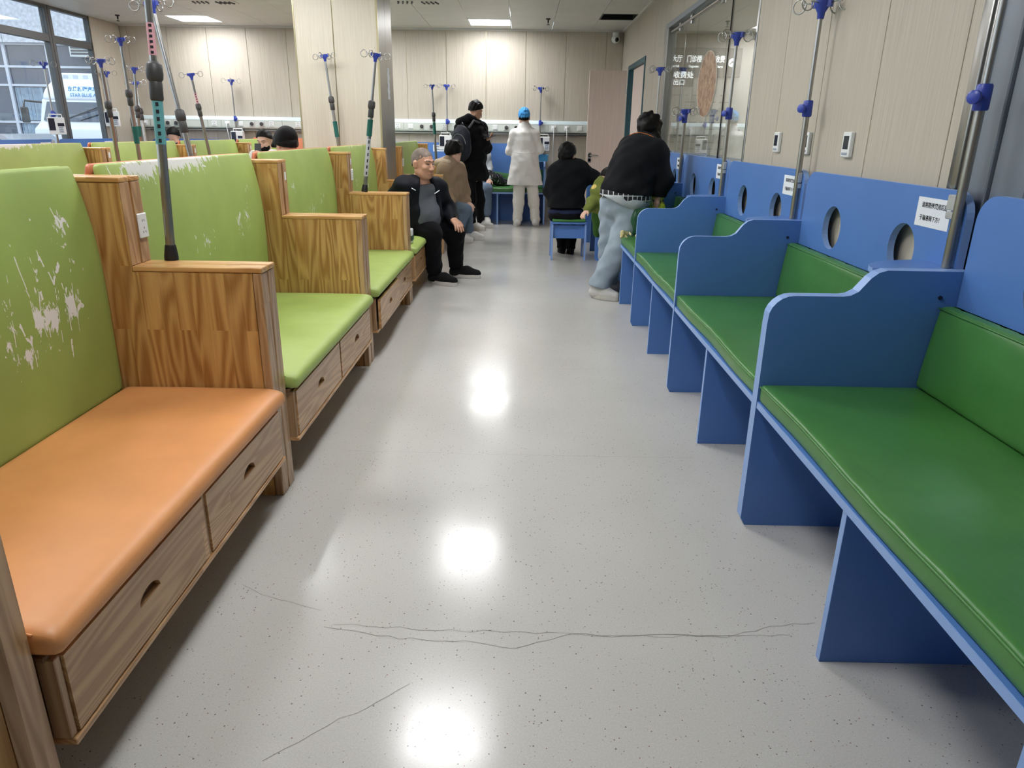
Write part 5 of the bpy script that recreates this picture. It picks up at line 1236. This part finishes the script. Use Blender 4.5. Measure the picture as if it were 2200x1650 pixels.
# ---- 5. nurse -----------------------------------------------------------------------------------------
t = person('nurse in white coat, white trousers and blue cap standing with her back to us', (.03, 11.2, 0))
Y = 11.2
pel = A(1128, 372, Y); neck = A(1127, 272, Y); shL = A(1100, 288, Y); shR = A(1153, 288, Y); hc = A(1126, 254, Y+.02); elL = A(1093, 325, Y+.02); wrL = A(1106, 318, Y+.25); elR = A(1161, 322, Y+.02); wrR = A(1150, 318, Y+.25)
hipL = A(1116, 388, Y); hipR = A(1142, 388, Y); knL = A(1114, 435, Y); knR = A(1147, 435, Y); anL = A(1112, 472, Y-.0); anR = A(1150, 472, Y)
S, M, L = head_parts(hc, (-.05, 1, -.25), (0, 0, 1), 1.0, False); lb = std_limbs(pel, neck, shL, shR, [(shL, elL, wrL), (shR, elR, wrR)], [(hipL, knL, anL), (hipR, knR, anR)], hc, .92)
skin_body(t, 'b', S, lb, M_skinl, [hand_sdf(wrL, (.3, 1, 0), (0, 0, -1), 1, .6), hand_sdf(wrR, (-.3, 1, 0), (0, 0, -1), -1, .6)])
mesh_obj('hair', [hair_cap(L, M, 1.0, .008, .55, -.01, -.085)], M_hair, t)
S = Sdf(.02); S.ell(L(0, -.02, .045), (.088, .112, .105), M); S.cut(M@np.array([0, .55, -1]), L(0, 0, .0)); mesh_obj('bouffant_cap', [S.mesh(.0055, .003, 6, 3.0)], C_cap, t)
S = Sdf(.06); P, TM = torso(S, pel, neck, shL, shR, 1.0, 1.1, .012); limb(S, shL+(shR-shL)*.08, elL, wrL, .062, .052, .040, 0, .04, .98); limb(S, shR+(shL-shR)*.08, elR, wrR, .062, .052, .040, 0, .04, .98)
S.cap(A(1128, 350, Y), A(1127, 385, Y), .15, .175, .08); S.cap(A(1116, 330, Y), A(1108, 398, Y), .10, .135, .08); S.cap(A(1138, 330, Y), A(1147, 398, Y), .10, .135, .08); S.cut((0, 0, -1), A(1127, 397, Y)); S.cap(P(-.03, 0, 1.0), P(.03, 0, 1.0), .062, .062, .03)
ct = mesh_obj('white_coat', [S.mesh(.009, .003, 12)], C_white, t)
bm = B(); tube(bm, [Vector(A(1106, 327, Y-.15)), Vector(A(1127, 330, Y-.17)), Vector(A(1148, 327, Y-.15))], .006, 6); obj('back_belt', bm, C_white, ct, 180)
S = Sdf(.04); limb(S, hipL, knL, anL, .092, .082, .072, 0, .04); limb(S, hipR, knR, anR, .092, .082, .072, 0, .04); S.cut((0, 0, -1), (0, 0, .068)); mesh_obj('white_trousers', [S.mesh(.009, .0035, 5)], C_whitet, t)
shoe(t, anL-np.array([0, .05, 0]), (-.12, 1), M_shoew, M_sole, .25, .052); shoe(t, anR-np.array([0, .05, 0]), (.12, 1), M_shoew, M_sole, .25, .052); root_fix(t)

# ---- 6. person in black on the stool --------------------------------------------------------------------
t = person('person in black seated on the blue stool, back turned, reaching right', (.53, 8.24, 0))
Y = 8.22
pel = A(1217, 455, Y); neck = A(1218, 352, Y+.05); shL = A(1196, 370, Y); shR = A(1250, 364, Y+.02); hc = A(1219, 334, Y+.06); elL = A(1182, 412, Y+.08); wrL = A(1205, 440, Y+.4); elR = A(1292, 390, Y+.06); wrR = A(1330, 400, Y+.02)
hipL = A(1200, 463, Y); hipR = A(1235, 463, Y); knL = A(1203, 458, Y+.42); knR = A(1232, 458, Y+.42); anL = A(1208, 530, Y+.34); anR = A(1226, 530, Y+.30)
S, M, L = head_parts(hc, (.45, .9, -.15), (0, 0, 1), 1.06, False); lb = std_limbs(pel, neck, shL, shR, [(shL, elL, wrL), (shR, elR, wrR)], [(hipL, knL, anL), (hipR, knR, anR)], hc, 1.0)
skin_body(t, 'b', S, lb, M_skinl, [hand_sdf(wrR, (1, .2, -.3), (0, 0, -1), 1, .5)]); mesh_obj('hair', [hair_cap(L, M, 1.06, .018, .62, .0, -.062, noise=.005, freq=2.5)], M_hair, t)
S = Sdf(.05); P, TM = torso(S, pel, neck, shL, shR, 1.22, 1.3, .025); limb(S, shL+(shR-shL)*.05, elL, wrL, .088, .07, .05, 0, .05); limb(S, shR+(shL-shR)*.08, elR, wrR, .088, .068, .052, 0, .05, .95); S.cap(P(-.04, 0, 1.02), P(.04, 0, 1.02), .06, .06, .03)
S.cut((0, 0, -1), A(1217, 448, Y-.15)); jk = mesh_obj('jacket', [S.mesh(.011, .005, 8)], C_black, t)
S = Sdf(.05); S.ell(pel+np.array([0, 0, -.02]), (.215, .17, .10)); S.cut((0, 0, -1), A(1217, 461, Y-.15)); mesh_obj('jacket_hem', [S.mesh(.012, .003, 2)], C_navy2, jk)
S = Sdf(.05); S.ell(pel-np.array([0, 0, .03]), (.205, .17, .10)); limb(S, hipL, knL, anL, .095, .075, .062, 0, .05); limb(S, hipR, knR, anR, .095, .075, .062, 0, .05); S.cut((0, 0, -1), (0, 0, .06)); mesh_obj('trousers', [S.mesh(.011, .004, 5)], C_trou, t)
shoe(t, anL, (-.05, 1), M_shoeb, M_shoeb); shoe(t, anR, (.05, 1), M_shoeb, M_shoeb); root_fix(t)

# ---- 7. bending woman ------------------------------------------------------------------------------------
t = person('woman in black sweater, plaid shirt hem and pale jeans bending over the blue bench', (.7, 6.1, 0))
Y = 6.15
pel = A(1342, 418, Y+.03); neck = A(1385, 312, Y+.18); shL = A(1350, 318, Y+.28); shR = A(1415, 332, Y+.02); hc = A(1393, 284, Y+.27)
elR = A(1427, 388, Y+.0); wrR = A(1412, 432, Y+.05); elL = A(1372, 375, Y+.42); wrL = A(1385, 425, Y+.40)
hipL = A(1318, 440, Y+.08); hipR = A(1358, 440, Y-.02); knL = A(1310, 530, Y+.18); knR = A(1330, 535, Y-.06); anL = A(1306, 612, Y+.22); anR = A(1282, 622, Y-.03)
S, M, L = head_parts(hc, (.35, .75, -.75), (.25, .5, 1), 1.0, False); lb = std_limbs(pel, neck, shL, shR, [(shL, elL, wrL), (shR, elR, wrR)], [(hipL, knL, anL), (hipR, knR, anR)], hc, .95)
skin_body(t, 'b', S, lb, M_skinl, [hand_sdf(wrR, (-.1, .2, -1), (-1, 0, 0), 1, .7), hand_sdf(wrL, (.1, .2, -1), (1, 0, 0), -1, .7)])
S = Sdf(.03); S.ell(L(0, -.01, .03), (.098, .115, .105), M); S.cap(L(.05, .02, -.02), A(1416, 305, Y+.12), .05, .03); S.cap(L(-.05, .02, 0), L(-.07, .07, -.09), .045, .025); S.cap(L(0, -.06, .06), L(-.06, -.05, .07), .045, .05)
rg = random.Random(2)
for q in range(14):
    a = rg.uniform(0, 6.28); S.cap(L(.07*math.cos(a), -.04+.08*math.sin(a), .07), L(.085*math.cos(a+.4), -.04+.09*math.sin(a+.4), .075+rg.uniform(-.03, .03)), .022, .016, .02)
mesh_obj('hair', [S.mesh(.006, .004, 4, 1.6)], M_hair, t)
S = Sdf(.06); P, TM = torso(S, pel, neck, shL, shR, 1.14, 1.35, .03); limb(S, shL+(shR-shL)*.08, elL, wrL, .08, .068, .05, 0, .05, .95); limb(S, shR+(shL-shR)*.08, elR, wrR, .082, .070, .052, 0, .05, .95)
S.ell(P(0, -.03, .45), (.19, .17, .26), TM); up_ = nrm(neck-pel); S.cut((-.10, 0, -1), A(1335, 416, Y-.12)); sw = mesh_obj('sweater', [S.mesh(.009, .004, 8)], C_black, t)
bm = B(); pts = [A(1352, 291, Y-.0), A(1362, 286, Y-.0), A(1376, 285, Y-.02), A(1390, 288, Y-.02), A(1404, 294, Y-.03)]; tube(bm, [Vector(q) for q in pts], .003, 6); obj('orange_lettering', bm, simple('orange_thread', (196, 110, 50), .7), sw)
tp = NT('black_white_plaid'); vv = tp.coord(); sx = tp.node('ShaderNodeSeparateXYZ'); tp.link(vv, sx.inputs[0])
fa = tp.math('LESS_THAN', tp.math('FRACT', tp.math('MULTIPLY', sx.outputs[0], 26)), .16); fb_ = tp.math('LESS_THAN', tp.math('FRACT', tp.math('MULTIPLY', sx.outputs[2], 24)), .14)
tp.color(tp.mix(tp.math('MAXIMUM', fa, fb_), srgb(26, 27, 32), srgb(206, 208, 210))); tp.set(tp.b, Roughness=.85)
S = Sdf(.05); P2, _ = torso(S, pel, neck, shL, shR, 1.10, 1.30, .022); S.ell(pel, (.205, .185, .17)); S.cut((-.10, 0, -1), A(1335, 430, Y-.12)); S.cut((.10, 0, 1), A(1335, 413, Y-.12)); mesh_obj('plaid_shirt', [S.mesh(.009, .003, 3)], tp.m, t)
S = Sdf(.05); S.ell(pel-np.array([0, 0, .03]), (.222, .20, .16)); S.cut((-.45, 0, -1), A(1352, 449, Y-.16)); S.cut((0, 0, 1), A(1340, 418, Y)); mesh_obj('white_undershirt', [S.mesh(.009, .004, 5)], C_lgrey, t)
S = Sdf(.06); S.ell(pel-np.array([0, 0, .06]), (.18, .165, .15)); limb(S, hipL, knL, anL, .115, .098, .088, 0, .05); limb(S, hipR, knR, anR, .12, .100, .092, 0, .05); S.cut((-.15, 0, -1), A(1284, 618, Y-.1)); mesh_obj('jeans', [S.mesh(.009, .006, 15)], C_ljean, t)
shoe(t, anL, (.6, .5), M_shoew, M_sole, .25); shoe(t, anR, (.75, -.45), M_shoew, M_sole, .26, .05); root_fix(t)

# ---- 8. child in olive green on the bench ---------------------------------------------------------------
t = person('child in olive green jacket on the bench, mostly hidden by the bending woman', (1.1, 7.6, .55))
Y = 7.62
pel = A(1300, 450, Y); neck = A(1300, 405, Y); hc = A(1306, 385, Y); shL = A(1283, 415, Y-.05); shR = A(1318, 415, Y+.05); elL = A(1273, 432, Y-.1); wrL = A(1262, 452, Y-.2); elR = A(1322, 435, Y); wrR = A(1315, 450, Y-.15)
S, M, L = head_parts(hc, (-.8, -.5, -.1), (0, 0, 1), .9, False); lb = Sdf(.03); torso(lb, pel, neck, shL, shR, .6, .7); limb(lb, shL, elL, wrL, .03, .027, .02); limb(lb, shR, elR, wrR, .03, .027, .02)
knc = A(1285, 462, Y-.05); lb.cap(pel, knc, .05, .04); lb.cap(knc, A(1283, 500, Y-.05), .04, .03)
skin_body(t, 'b', S, lb, M_skinl, [hand_sdf(wrL, (-.5, -.5, -.4), (0, 0, -1), 1, .4, .12, .75)]); mesh_obj('hair', [hair_cap(L, M, .9, .018, .6, 0, -.08)], M_hair, t)
S = Sdf(.04); torso(S, pel, neck, shL, shR, .85, 1.0, .01); limb(S, shL, elL, wrL, .062, .058, .045, 0, .03, .9); limb(S, shR, elR, wrR, .062, .058, .045, 0, .03, .9); mesh_obj('padded_jacket', [S.mesh(.010, .008, 5)], C_olive, t)
S = Sdf(.04); S.cap(A(1279, 404, Y-.06), A(1290, 410, Y-.06), .04, .05); mesh_obj('scarf', [S.mesh(.009, .004, 5)], C_yel, t)
S = Sdf(.05); S.cap(pel-np.array([0, 0, .02]), knc, .075, .06); S.cap(knc, A(1283, 500, Y-.05), .058, .048); mesh_obj('trousers', [S.mesh(.012, .003, 5)], cloth('green_trousers', (60, 96, 44)), t); root_fix(t)

# ---- 9. masked man, 10. person in black cap, 11. head at the far left -----------------------------------
t = person('man with black face mask and short black hair seated left of the pillar', (-3.15, 9.05, 0))
Y = 9.05; hc = A(569, 303, Y); neck = A(570, 330, Y+.03); pel = A(566, 440, Y+.05); shL = A(595, 338, Y-.02); shR = A(545, 338, Y+.08); elL = A(600, 385, Y-.1); elR = A(538, 385, Y-.1); wrL = A(585, 375, Y-.35); wrR = A(556, 345, Y-.35)
knL = A(590, 450, Y-.35); knR = A(560, 450, Y-.35); anL = knL*[1, 1, 0]+[.1, -.02, .1]; anR = knR*[1, 1, 0]+[.1, -.02, .1]
S, M, L = head_parts(hc, (-.18, -1, -.35), (0, 0, 1), 1.05); lb = std_limbs(pel, neck, shL, shR, [(shL, elL, wrL), (shR, elR, wrR)], [(pel, knL, anL), (pel, knR, anR)], hc, 1)
skin_body(t, 'b', S, lb, M_skinl, [hand_sdf(wrR, (0, -.3, 1), (0, -1, 0), 1, .7)]); mesh_obj('hair', [hair_cap(L, M, 1.05, .014, .7, .026, -.05, noise=.003)], M_hair, t); face_bits(t, L, M, 1.05, True, False)
S = Sdf(.02); S.ell(L(0, .045, -.058), (.072, .066, .058), M); S.cut(M@np.array([0, -1, 0]), L(0, .02, 0)); S.cut(M@np.array([0, 0, 1]), L(0, 0, -.018)); mk = mesh_obj('face_mask', [S.mesh(.005)], C_black, t)
S = Sdf(.05); torso(S, pel, neck, shL, shR, 1.1, 1.15, .015); limb(S, shL, elL, wrL, .065, .055, .045); limb(S, shR, elR, wrR, .065, .055, .045); mesh_obj('white_jacket', [S.mesh(.012, .004, 5)], cloth('white_jacket', (222, 222, 222)), t)
S = Sdf(.05); S.cap(pel, knL, .10, .08); S.cap(pel, knR, .10, .08); S.cap(knL, anL, .07, .06); S.cap(knR, anR, .07, .06); mesh_obj('trousers', [S.mesh(.014, .003, 5)], C_trou, t)
shoe(t, anL, (.8, -.5), M_shoeb, M_sole); shoe(t, anR, (.6, -.8), M_shoeb, M_sole); root_fix(t)
ph = thing('phone', 'black phone held up by the masked man', 'phone', tuple(A(554, 322, Y-.36)))
bm = B(); box_at(bm, Vector((0, 0, 0)), Vector((.037, 0, 0)), Vector((0, .004, -.001)), Vector((0, .02, .07))); obj('case', bm, M_black, ph); bm = B(); box_at(bm, Vector((0, .0045, .0)), Vector((.033, 0, 0)), Vector((0, .0006, 0)), Vector((0, .019, .066))); obj('screen', bm, M_screen, ph)
def simple_seated(label, base, hc, fw, top_m, cap=None, legdir=(-1, 0), pelz=.53):
    t = person(label, base); hc = np.array(hc); neck = hc+[0, 0, -.14]-.02*np.array([fw[0], fw[1], 0]); pel = np.array([hc[0]-.03*legdir[0], hc[1]-.03*legdir[1], pelz]); ld = np.array([legdir[0], legdir[1], 0.0]); sd = np.array([-ld[1], ld[0], 0])
    shL = neck+sd*.17+[0, 0, -.06]; shR = neck-sd*.17+[0, 0, -.06]; elL = shL+ld*.08+[0, 0, -.26]; elR = shR+ld*.08+[0, 0, -.26]; wrL = elL+ld*.22-sd*.08; wrR = elR+ld*.22+sd*.08
    hL = pel+sd*.09; hR = pel-sd*.09; kL = hL+ld*.43; kR = hR+ld*.43; aL = kL*[1, 1, 0]+[0, 0, .1]; aR = kR*[1, 1, 0]+[0, 0, .1]
    S, M, L = head_parts(hc, fw, (0, 0, 1), 1.0, False); lb = std_limbs(pel, neck, shL, shR, [(shL, elL, wrL), (shR, elR, wrR)], [(hL, kL, aL), (hR, kR, aR)], hc, .95)
    skin_body(t, 'b', S, lb, M_skinl, [hand_sdf(wrL, ld+[0, 0, -.3], (0, 0, -1), 1, .5), hand_sdf(wrR, ld+[0, 0, -.3], (0, 0, -1), -1, .5)], .014); mesh_obj('hair', [hair_cap(L, M, 1.0, .018, .6, 0, -.09)], M_hair, t)
    S = Sdf(.05); torso(S, pel, neck, shL, shR, 1.05, 1.1, .015); limb(S, shL, elL, wrL, .06, .052, .042, 0, .04, .95); limb(S, shR, elR, wrR, .06, .052, .042, 0, .04, .95); mesh_obj('top', [S.mesh(.014, .004, 2)], top_m, t)
    S = Sdf(.05); S.ell(pel, (.16, .16, .10)); limb(S, hL, kL, aL, .085, .07, .06); limb(S, hR, kR, aR, .085, .07, .06); mesh_obj('trousers', [S.mesh(.014, .003, 4)], C_trou, t); shoe(t, aL, legdir, M_shoeb, M_sole); shoe(t, aR, legdir, M_shoeb, M_sole)
    if cap:
        S = Sdf(.02); S.ell(L(0, -.02, .045), (.095, .118, .095), M); S.ell(L(.01, .03, .05), (.085, .10, .06), M); S.cut(M@np.array([0, .25, -1]), L(0, 0, -.01)); S.cap(L(-.06, .08, .03), L(.06, .08, .03), .02, .02); mesh_obj('cap', [S.mesh(.006, .003, 3)], cap, t)
    root_fix(t); return t
h_ = A(614, 312, 6.05); simple_seated('person in a black cap and white top seated behind the green backs, seen from behind', (h_[0], h_[1], 0), h_, (-.7, .6, -.35), cloth('white_top', (220, 218, 216)), cloth('black_cap', (16, 13, 16), .6), (-1, 0))
h_ = A(373, 292, 11.55); simple_seated('dark-haired person at the far wall, only the top of the head showing', (h_[0], h_[1], 0), h_, (0, -1, -.3), C_navy, None, (0, -1), .6)

# ================================================================ SMALL THINGS
# carton beside the seated man
p = A(883, 505, 6.05); ct = thing('carton', 'small white and green carton on the lime seat beside the seated man', 'carton', (p[0]-.02, 6.08, .462))
obj('box', rbox(B(), -.035, .03, -.05, .05, 0, .115, .012, (4, 4, 6)), M_white, ct, 60); obj('band', box(B(), -.0345, .0312, -.0505, .0505, .02, .06), simple('dark_green_band', (50, 76, 70)), ct)
# bottle on the far sofa beside the hoodie
p = A(1001, 398, 9.9); bo = thing('water_bottle', 'clear plastic water bottle between the hoodie and the standing man', 'bottle', (-.93, 9.95, .46))
bm = B(); lathe(bm, [(.028, 0), (.032, .01), (.032, .14), (.026, .165), (.013, .19), (.013, .205)], n=16); obj('bottle_body', bm, simple('bottle_clear', (206, 220, 226), .15), bo, 50); bm = B(); lathe(bm, [(.015, .205), (.015, .225)]); obj('cap', bm, M_white, bo)
# blue basket on the shelf beside the nurse
bk_ = thing('basket', 'bright blue plastic basket on the bench shelf beside the nurse', 'basket', (.22, 11.42, .948))
M_bk = simple('bright_blue_plastic', (70, 165, 225), .35)
bm = B(); o0 = [(-.15, -.11), (.15, -.11), (.15, .11), (-.15, .11)]; i0 = [(-.138, -.098), (.138, -.098), (.138, .098), (-.138, .098)]; prism(bm, o0, 'xy', .002, .085, [i0]); obj('tray_wall', bm, M_bk, bk_)
obj('tray_floor', box(B(), -.14, .14, -.10, .10, 0, .006), M_bk, bk_); bm = B(); prism(bm, [(-.165, -.125), (.165, -.125), (.165, .125), (-.165, .125)], 'xy', .085, .093, [i0]); obj('rim', bm, M_bk, bk_)
# yellow-green snack bag held by the woman, crumpled peel on the bench
sb = thing('snack_bag', 'yellow-green snack bag under the bending woman', 'bag', (1.13, 6.22, .56))
def crn(p): return (p.x+.01*math.sin(p.z*40), p.y+.008*math.sin(p.x*60+p.z*30), p.z)
tb = NT('snack_print'); vv = tb.coord(); tb.color(tb.ramp(tb.noise(vv, 22, 2), [(.42, srgb(150, 176, 40)), (.5, srgb(206, 206, 60)), (.66, srgb(60, 40, 30))])); tb.set(tb.b, Roughness=.35)
obj('bag_body', rbox(B(), -.075, .075, -.03, .03, .0, .32, .025, (10, 4, 16), crn), tb.m, sb, 180); obj('top_seal', box(B(), -.07, .07, -.004, .004, .318, .34), tb.m, sb)
sb2 = thing('shopping_bag', 'dark green printed bag on the bench below the bending woman', 'bag', (1.02, 6.05, .56))
obj('bag_body', rbox(B(), -.12, .12, -.07, .07, 0, .22, .04, (12, 8, 10), crn), vinyl('dark_green_plastic', (40, 88, 60), .35), sb2, 180); bm = B(); tube(bm, [(-.05, 0, .215), (-.04, 0, .27), (.04, 0, .27), (.05, 0, .215)], .006, 6); obj('handle', bm, simple('dark_green_handle', (36, 70, 50)), sb2, 180)
pe = thing('crumpled_wrapper', 'crumpled cream wrapper on the green seat by the bending woman', 'wrapper', tuple(at_z(1352, 512, .562)))
S = Sdf(.012); rg = random.Random(8)
for q in range(9):
    a = np.array([rg.uniform(-.07, .07), rg.uniform(-.06, .06), rg.uniform(.012, .05)]); S.cap(a, a+np.array([rg.uniform(-.05, .05), rg.uniform(-.05, .05), rg.uniform(-.02, .02)]), .012, .006)
S.cut((0, 0, -1), (0, 0, .0)); mesh_obj('film', [S.mesh(.005, .003, 4, 2)], simple('cream_film', (206, 192, 140), .5), pe)
